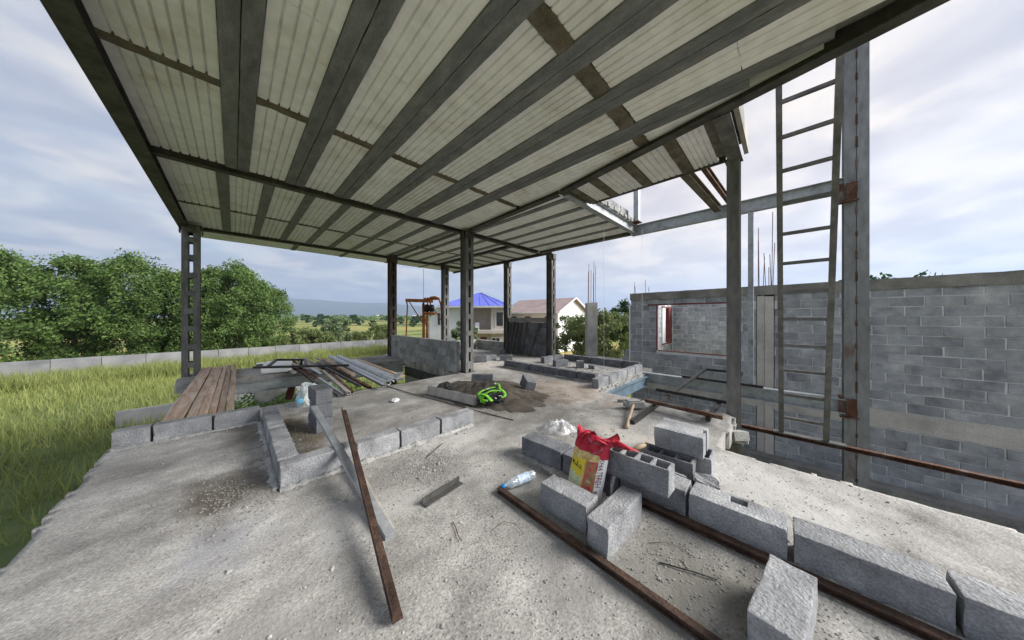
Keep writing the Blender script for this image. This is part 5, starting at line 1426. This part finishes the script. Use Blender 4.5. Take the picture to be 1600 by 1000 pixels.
hb('chair', 'plastic_white', (.5, .95, -.3, .1, 3.31, 3.7), (.5, .95, .1, .15, 3.7, 4.1))
# red roofed house
HC = Vector((29.84, 21.02, ZG)); HL = Vector((29.36, 28.62, ZG)); d1 = (HL - HC).normalized(); ang = math.atan2(d1.y, d1.x)
t = thing('house', 'white house with faded red gable roof behind the dark block panel', 'house', tuple(HC))
Mx = Matrix(((d1.x, d1.y, 0, HC.x), (d1.y, -d1.x, 0, HC.y), (0, 0, 1, HC.z), (0, 0, 0, 1)))   # local x along the long side, local y away
L_, D_, EV, RG = 9.5, 8.0, 5.45, 7.35
mb = MB(); mb.box(.15, L_, .02, D_, 0, EV, Mx); mb.build('wall', 'house_cream', t)
mb = MB()
mb.add([Mx @ Vector(p) for p in ((0, -.02, 0), (0, D_ + .02, 0), (0, D_ + .02, EV), (0, D_ / 2, RG - .1), (0, -.02, EV), (.14, -.02, 0), (.14, D_ + .02, 0), (.14, D_ + .02, EV), (.14, D_ / 2, RG - .1), (.14, -.02, EV))],
       [(0, 1, 2, 3, 4), (9, 8, 7, 6, 5), (0, 4, 9, 5), (4, 3, 8, 9), (3, 2, 7, 8), (1, 6, 7, 2)])
mb.build('gable_wall', 'house_white', t)
mb = MB()
for (y0_, y1_) in ((-.5, D_ / 2), (D_ + .5, D_ / 2)):
    z0_ = EV - .2
    mb.add([Mx @ Vector(p) for p in ((-.5, y0_, z0_), (L_ + .4, y0_, z0_), (L_ + .4, y1_, RG), (-.5, y1_, RG), (-.5, y0_, z0_ + .1), (L_ + .4, y0_, z0_ + .1), (L_ + .4, y1_, RG + .1), (-.5, y1_, RG + .1))],
           [(0, 1, 2, 3), (4, 7, 6, 5), (0, 4, 5, 1), (1, 5, 6, 2), (3, 2, 6, 7), (0, 3, 7, 4)])
rf = mb.build('roof', 'roof_red', t)
mb = MB(); mb.ext(R_prof(.08, .2), Mx @ Vector((-.52, -.52, EV - .12)), Mx @ Vector((-.52, D_ / 2, RG + .06))); mb.ext(R_prof(.08, .2), Mx @ Vector((-.52, D_ + .52, EV - .12)), Mx @ Vector((-.52, D_ / 2, RG + .06)))
mb.ext(R_prof(.1, .18), Mx @ Vector((-.5, -.55, EV - .14)), Mx @ Vector((L_ + .4, -.55, EV - .14))); mb.build('gutter', 'house_white', rf)
mb = MB(); mb.box(2.5, 2.9, 2.9, 3.2, RG - .6, RG + .5, Mx); mb.build('chimney', 'galvanised', rf)
for x in (1.6, 5.0, 7.6):
    mb = MB(); mb.box(x - .5, x + .5, -.02, .015, 3.6, 4.8, Mx); mb.build('window', 'glass_dark', t)
mb = MB(); mb.box(-.03, -.002, 3.0, 3.8, 3.4, 4.7, Mx); mb.build('window', 'glass_dark', t)

# ================================================================== BOUNDARY WALL
def boundary(label, p0, p1, n, h, group=None):
    p0 = Vector(p0); p1 = Vector(p1); d = (p1 - p0)
    t = thing('boundary_wall', label, 'wall', (p0 + p1) / 2)
    for i in range(n):
        a = p0 + d * (i / n); b = p0 + d * ((i + .985) / n)
        mb = MB(); mb.ext([(-.07, 0), (.07, 0), (.07, h + rnd.uniform(-.04, .04)), (-.07, h + rnd.uniform(-.04, .04))], a, b); mb.build('panel', 'boundary_concrete', t)
boundary('long low concrete boundary wall at the far side of the grass', (-34, 35.6, ZG), (15.5, 39.5, ZG), 24, 1.6)

# ================================================================== VEGETATION
def leaf_cloud(name, mat, n, clumps, shape, leaf, seed):
    """clumps of small two-triangle leaves; shape(r) -> random point in the crown (unit-less metres)"""
    r_ = random.Random(seed); V = []; F = []
    cs = [shape(r_) for _ in range(clumps)]
    for i in range(n):
        c, cr = cs[r_.randrange(clumps)]
        g = Vector((r_.gauss(0, 1), r_.gauss(0, 1), r_.gauss(0, .8)))
        g = g.normalized() * cr * (r_.random() ** .45)
        p = c + g
        q = Vector((r_.uniform(-1, 1), r_.uniform(-1, 1), r_.uniform(-.5, .9))).normalized()
        a = q.orthogonal().normalized(); b = q.cross(a)
        s = leaf * r_.uniform(.6, 1.3)
        k = len(V)
        V += [tuple(p - a * s * .5), tuple(p + b * s * .28), tuple(p + a * s * .6), tuple(p - b * s * .28)]
        F.append((k, k + 1, k + 2, k + 3))
    return new_mesh(name, V, F, mat)
def trunk_mesh(h, r0, seed, spread=1.0, limbs=6):
    mb = MB(); r_ = random.Random(seed)
    pts = [Vector((r_.uniform(-.1, .1) * i, r_.uniform(-.1, .1) * i, h * i / 5)) for i in range(6)]
    mb.path(pts, [r0 * (1 - .15 * i) for i in range(6)], 7)
    for k in range(limbs):
        a = r_.uniform(0, 6.28); s = pts[2 + k % 3]; e_ = s + Vector((math.cos(a) * spread * h * .3, math.sin(a) * spread * h * .3, h * r_.uniform(.25, .5)))
        mb.path([s, (s + e_) / 2 + Vector((0, 0, .05 * h)), e_], [r0 * .45, r0 * .3, r0 * .1], 5)
    return mb.mesh('trunk', 'bark', True)
def tall_shape(H, Rr):
    def f(r_):
        z = r_.uniform(.07, .97)
        prof = (math.sin(math.pi * min(1, z * .93 + .1)) ** .55)
        a = r_.uniform(0, 6.28); q = r_.random() ** .4 * Rr * prof
        return Vector((math.cos(a) * q, math.sin(a) * q, z * H)), r_.uniform(.5, 1.25) * Rr * .30
    return f
TALL = [(leaf_cloud('crown', 'leaf_mid', 22000, 120, tall_shape(10.8, 3.5), .24, 3 + i), trunk_mesh(8.0, .22, i, .55)) for i in range(3)]
def tree(name, label, cat, loc, crown, trunk, sc=1.0, rz=0.0, group=None, sz=None):
    t = thing(name, label, cat, loc, group)
    for nm, me in (('crown', crown), ('trunk', trunk)):
        o = bpy.data.objects.new(nm, me); COL.objects.link(o); o.parent = t
        o.scale = (sc, sc, sz or sc); o.rotation_euler = (0, 0, rz)
    return t
wood = [(2.7, 46.2, .92, 'tall leafy tree at the right end of the left grove'), (.2, 45.4, 1.0, 'tall leafy tree second from the right end of the left grove'), (-1.6, 47.2, 1.0, 'tall leafy tree in the middle of the left grove'),
        (-4.6, 46.4, 1.0, 'tall leafy tree directly behind the left column'), (-7.5, 48.5, 1.02, 'tall leafy tree left of the left column'), (-11, 49.5, 1.02, 'tall leafy tree in the left margin, nearest the left column'),
        (-15, 50, 1.12, 'tall leafy tree in the left margin, second from the left column'), (-19.5, 48.5, 1.1, 'tall leafy tree in the left margin, third from the left column'), (-25, 51, 1.2, 'tall leafy tree near the left edge of the view'), (-31, 49, 1.15, 'leftmost tall leafy tree of the grove')]
for i, (x, y, s, lab) in enumerate(wood):
    c, k = TALL[i % 3]
    tree('broadleaf_tree', lab, 'tree', (x, y, ZG), c, k, s * (.90 + .05 * ((i * 2) % 3)), i * 1.3, 'tall leafy trees of the left grove')
def round_shape(H, Rr, z0=.1):
    def f(r_):
        z = r_.uniform(z0, .95); prof = math.sqrt(max(.05, 1 - ((z - .5) / .55) ** 2))
        a = r_.uniform(0, 6.28); q = r_.random() ** .45 * Rr * prof
        return Vector((math.cos(a) * q, math.sin(a) * q, z * H)), r_.uniform(.5, 1.0) * Rr * .28
    return f
ol = leaf_cloud('crown', 'leaf_olive', 13000, 110, round_shape(5.3, 1.75), .15, 21); olt = trunk_mesh(4.2, .12, 31, limbs=8)
tree('olive_tree', 'bushy olive green tree right of the raw concrete column', 'tree', (14.9, 7.3, ZG), ol, olt, 1.0, .3)
tree('olive_tree', 'bushy olive green tree left of the raw concrete column', 'tree', (15.9, 9.7, ZG), ol, olt, .96, 2.1)
dk = leaf_cloud('crown', 'leaf_dark', 9000, 80, round_shape(6.2, 2.4), .24, 23); dkt = trunk_mesh(5, .16, 33)
tree('evergreen_tree', 'dark evergreen tree beside the white corner trim of the block building', 'tree', (25.5, 9.4, ZG), dk, dkt, 1.02, .3)
tree('evergreen_tree', 'dark evergreen tree behind the window of the block building', 'tree', (24.0, 6.2, ZG), dk, dkt, .92, 1.3)
tree('evergreen_tree', 'dark evergreen tree rising behind the block building right of the ladder', 'tree', (24.5, -3.6, ZG), dk, dkt, 1.12, 2.3)
tree('evergreen_tree', 'dark evergreen tree rising behind the block building at the ladder', 'tree', (26.5, .2, ZG), dk, dkt, 1.05, .9)
fg = leaf_cloud('crown', 'leaf_silver', 3500, 50, round_shape(4.4, 1.3, .2), .34, 27); fgt = trunk_mesh(3.4, .08, 34)
tree('fig_tree', 'pale leafy sapling in front of the blue roofed house', 'tree', (14.0, 19.6, ZG), fg, fgt, .98, .4)
# shrubs along the boundary
sh = leaf_cloud('crown', 'leaf_silver', 7000, 70, round_shape(4.6, 2.2, .02), .26, 41); sht = trunk_mesh(2.4, .06, 42)
sh2 = leaf_cloud('crown', 'leaf_olive', 5000, 60, round_shape(2.6, 1.9, .02), .24, 43)
tree('willow_shrub', 'large silvery shrub behind the boundary wall', 'shrub', (11.3, 49.5, ZG), sh, sht, 1.02, 0)
for (x, y, s, lab) in ((7.2, 47.5, 1.15, 'green shrub behind the boundary wall, right of the left grove'), (8.8, 46.0, .95, 'green shrub behind the boundary wall, just left of the silvery shrub'), (14.5, 48.5, .9, 'green shrub behind the boundary wall, just right of the silvery shrub'),
                       (21, 58, 1.2, 'dark green shrub in the meadow near the rusty column'), (5.0, 44.5, .85, 'green shrub at the foot of the left grove'), (17.5, 47.0, .8, 'low green shrub at the right end of the boundary wall')):
    tree('green_shrub', lab, 'shrub', (x, y, ZG), sh2, sht, s, x, 'green shrubs near the boundary wall')
bs = leaf_cloud('crown', 'leaf_dark', 1500, 30, round_shape(5.5, 3.2, .02), .8, 51); bst = trunk_mesh(3, .15, 52)
FB = [(43, 215, 1.0), (64, 234, 1.15), (94, 239, 1.2), (85, 198, .8), (103, 211, 1.0), (56, 190, .7), (72, 180, .6), (50, 150, .55), (118, 240, 1.1), (36, 190, .6), (80, 150, .6), (62, 130, .5), (110, 170, .7), (28, 160, .5),
      (90, 330, 1.3), (60, 330, 1.4), (130, 330, 1.5), (45, 300, 1.2), (150, 290, 1.2)]
for i, (x, y, s) in enumerate(FB):
    tree('field_bush', 'small round dark bush in the far meadow', 'bush', (x, y, ZG), bs, bst, s, i * .9, 'bushes in the far meadow')
# far tree belt
def belt():
    r_ = random.Random(5); V = []; F = []
    for i in range(9000):
        a = r_.uniform(-.75, .62); D = r_.uniform(380, 900)
        dx, dy = .7112 * math.cos(a) + .703 * math.sin(a), .703 * math.cos(a) - .7112 * math.sin(a)
        hmax = 7 + 6 * noise.noise(Vector((a * 22, D * .006, 0))) + 3 * noise.noise(Vector((a * 70, 1, 0)))
        c = Vector((dx * D / math.cos(a), dy * D / math.cos(a), ZG + r_.uniform(0, max(1.5, hmax))))
        s = r_.uniform(1.2, 3.2); k = len(V)
        q = Vector((r_.uniform(-1, 1), r_.uniform(-1, 1), r_.uniform(-.4, .8))).normalized(); u = q.orthogonal().normalized(); w = q.cross(u)
        V += [tuple(c - u * s), tuple(c + w * s * .7), tuple(c + u * s), tuple(c - w * s * .7)]; F.append((k, k + 1, k + 2, k + 3))
    o = put('far_tree_belt', new_mesh('far_tree_belt', V, F, 'leaf_mid')); o['kind'] = 'stuff'; tag(o, 'far belt of trees along the plain below the mountains', 'tree belt')
belt()
for i, (x, y, w, h_, lab) in enumerate(((235, 640, 26, 7, 'tiny white far building left of the two on the plain'), (330, 660, 34, 7, 'tiny white far building right of the two on the plain'))):
    t = thing('far_building', lab, 'building', (x, y, ZG))
    mb = MB(); mb.box(x - w / 2, x + w / 2, y - 6, y + 6, ZG, ZG + h_); mb.build('wall', 'house_white', t)
    mb = MB(); mb.ext([(-7, 0), (7, 0), (0, 3)], (x - w / 2 - .5, y, ZG + h_ + .05), (x + w / 2 + .5, y, ZG + h_ + .05)); mb.build('roof', 'house_cream', t)
# meadow grass
def grass():
    r_ = random.Random(9); V = []; F = []
    def blade(x, y, h, w):
        a = r_.uniform(0, 6.28); k = len(V); dx, dy = math.cos(a) * w, math.sin(a) * w; lx, ly = r_.gauss(0, .28) * h, r_.gauss(0, .28) * h
        V.extend([(x - dx, y - dy, ZG - .05), (x + dx, y + dy, ZG - .05), (x + lx, y + ly, ZG + h)]); F.append((k, k + 1, k + 2))
    for _ in range(90000):
        y = 11 + 29 * r_.random() ** .8; x = -24 + 41 * r_.random()
        if noise.noise(Vector((x * .3, y * .3, 0))) + r_.uniform(-.5, .5) < -.35: continue
        g = 1 + .5 * noise.noise(Vector((x * .5, y * .5, 4)))
        blade(x, y, r_.uniform(.2, .6) * g, r_.uniform(.012, .03))
    for _ in range(26000):
        x = -30 + 46 * r_.random(); yw = 35.6 + (x + 34) * .079; y = yw - .3 - 4.0 * r_.random() ** 1.6
        blade(x, y, r_.uniform(.6, 1.25) * (1 + .35 * noise.noise(Vector((x * .8, 3, 1)))), r_.uniform(.015, .035))
    for _ in range(9000):
        x = -1 + 5.2 * r_.random(); y = 6.3 + 5 * r_.random(); blade(x, y, r_.uniform(.3, .9), r_.uniform(.015, .03))
    o = put('meadow_grass', new_mesh('meadow_grass', V, F, 'grass_blade')); o['kind'] = 'stuff'; tag(o, 'tall bright green grass around the building', 'grass')
grass()
def weeds():
    r_ = random.Random(19); V = []; F = []
    for _ in range(5200):
        x = -.3 + 4.4 * r_.random(); y = 10.9 + 4.5 * r_.random(); h = (1.6 + .7 * noise.noise(Vector((x * 1.1, y * 1.1, 0)))) * r_.random() ** .6
        s = r_.uniform(.05, .12); q = Vector((r_.uniform(-1, 1), r_.uniform(-1, 1), r_.uniform(.1, 1))).normalized(); u = q.orthogonal().normalized(); w = q.cross(u); k = len(V); c = Vector((x, y, ZG + h))
        V += [tuple(c - u * s), tuple(c + w * s * .45), tuple(c + u * s), tuple(c - w * s * .45)]; F.append((k, k + 1, k + 2, k + 3))
    o = put('weeds', new_mesh('weeds', V, F, 'weed_leaf')); o['kind'] = 'stuff'; tag(o, 'leafy weeds seen through the floor hole under the far slab', 'weeds')
weeds()

# ================================================================== HAZE
HAZE = 1.0
if HAZE:
    mb = MB(); mb.box(-11000, 11000, -11000, 11000, ZG - 4, 780)
    mt = bpy.data.materials.new('haze_air'); mt.use_nodes = True
    nt = mt.node_tree; nt.nodes.clear()
    pv = nt.nodes.new('ShaderNodeVolumePrincipled'); ou = nt.nodes.new('ShaderNodeOutputMaterial')
    pv.inputs['Color'].default_value = (0.55, 0.71, 1.0, 1); pv.inputs['Density'].default_value = 0.00019; pv.inputs['Anisotropy'].default_value = 0.2
    nt.links.new(pv.outputs[0], ou.inputs['Volume'])
    MATS['haze_air'] = mt
    o = mb.build('haze', 'haze_air'); o['kind'] = 'stuff'; tag(o, 'pale blue haze over the far plain', 'haze')
for o in ROOTS:
    if '_base' in o: del o['_base']
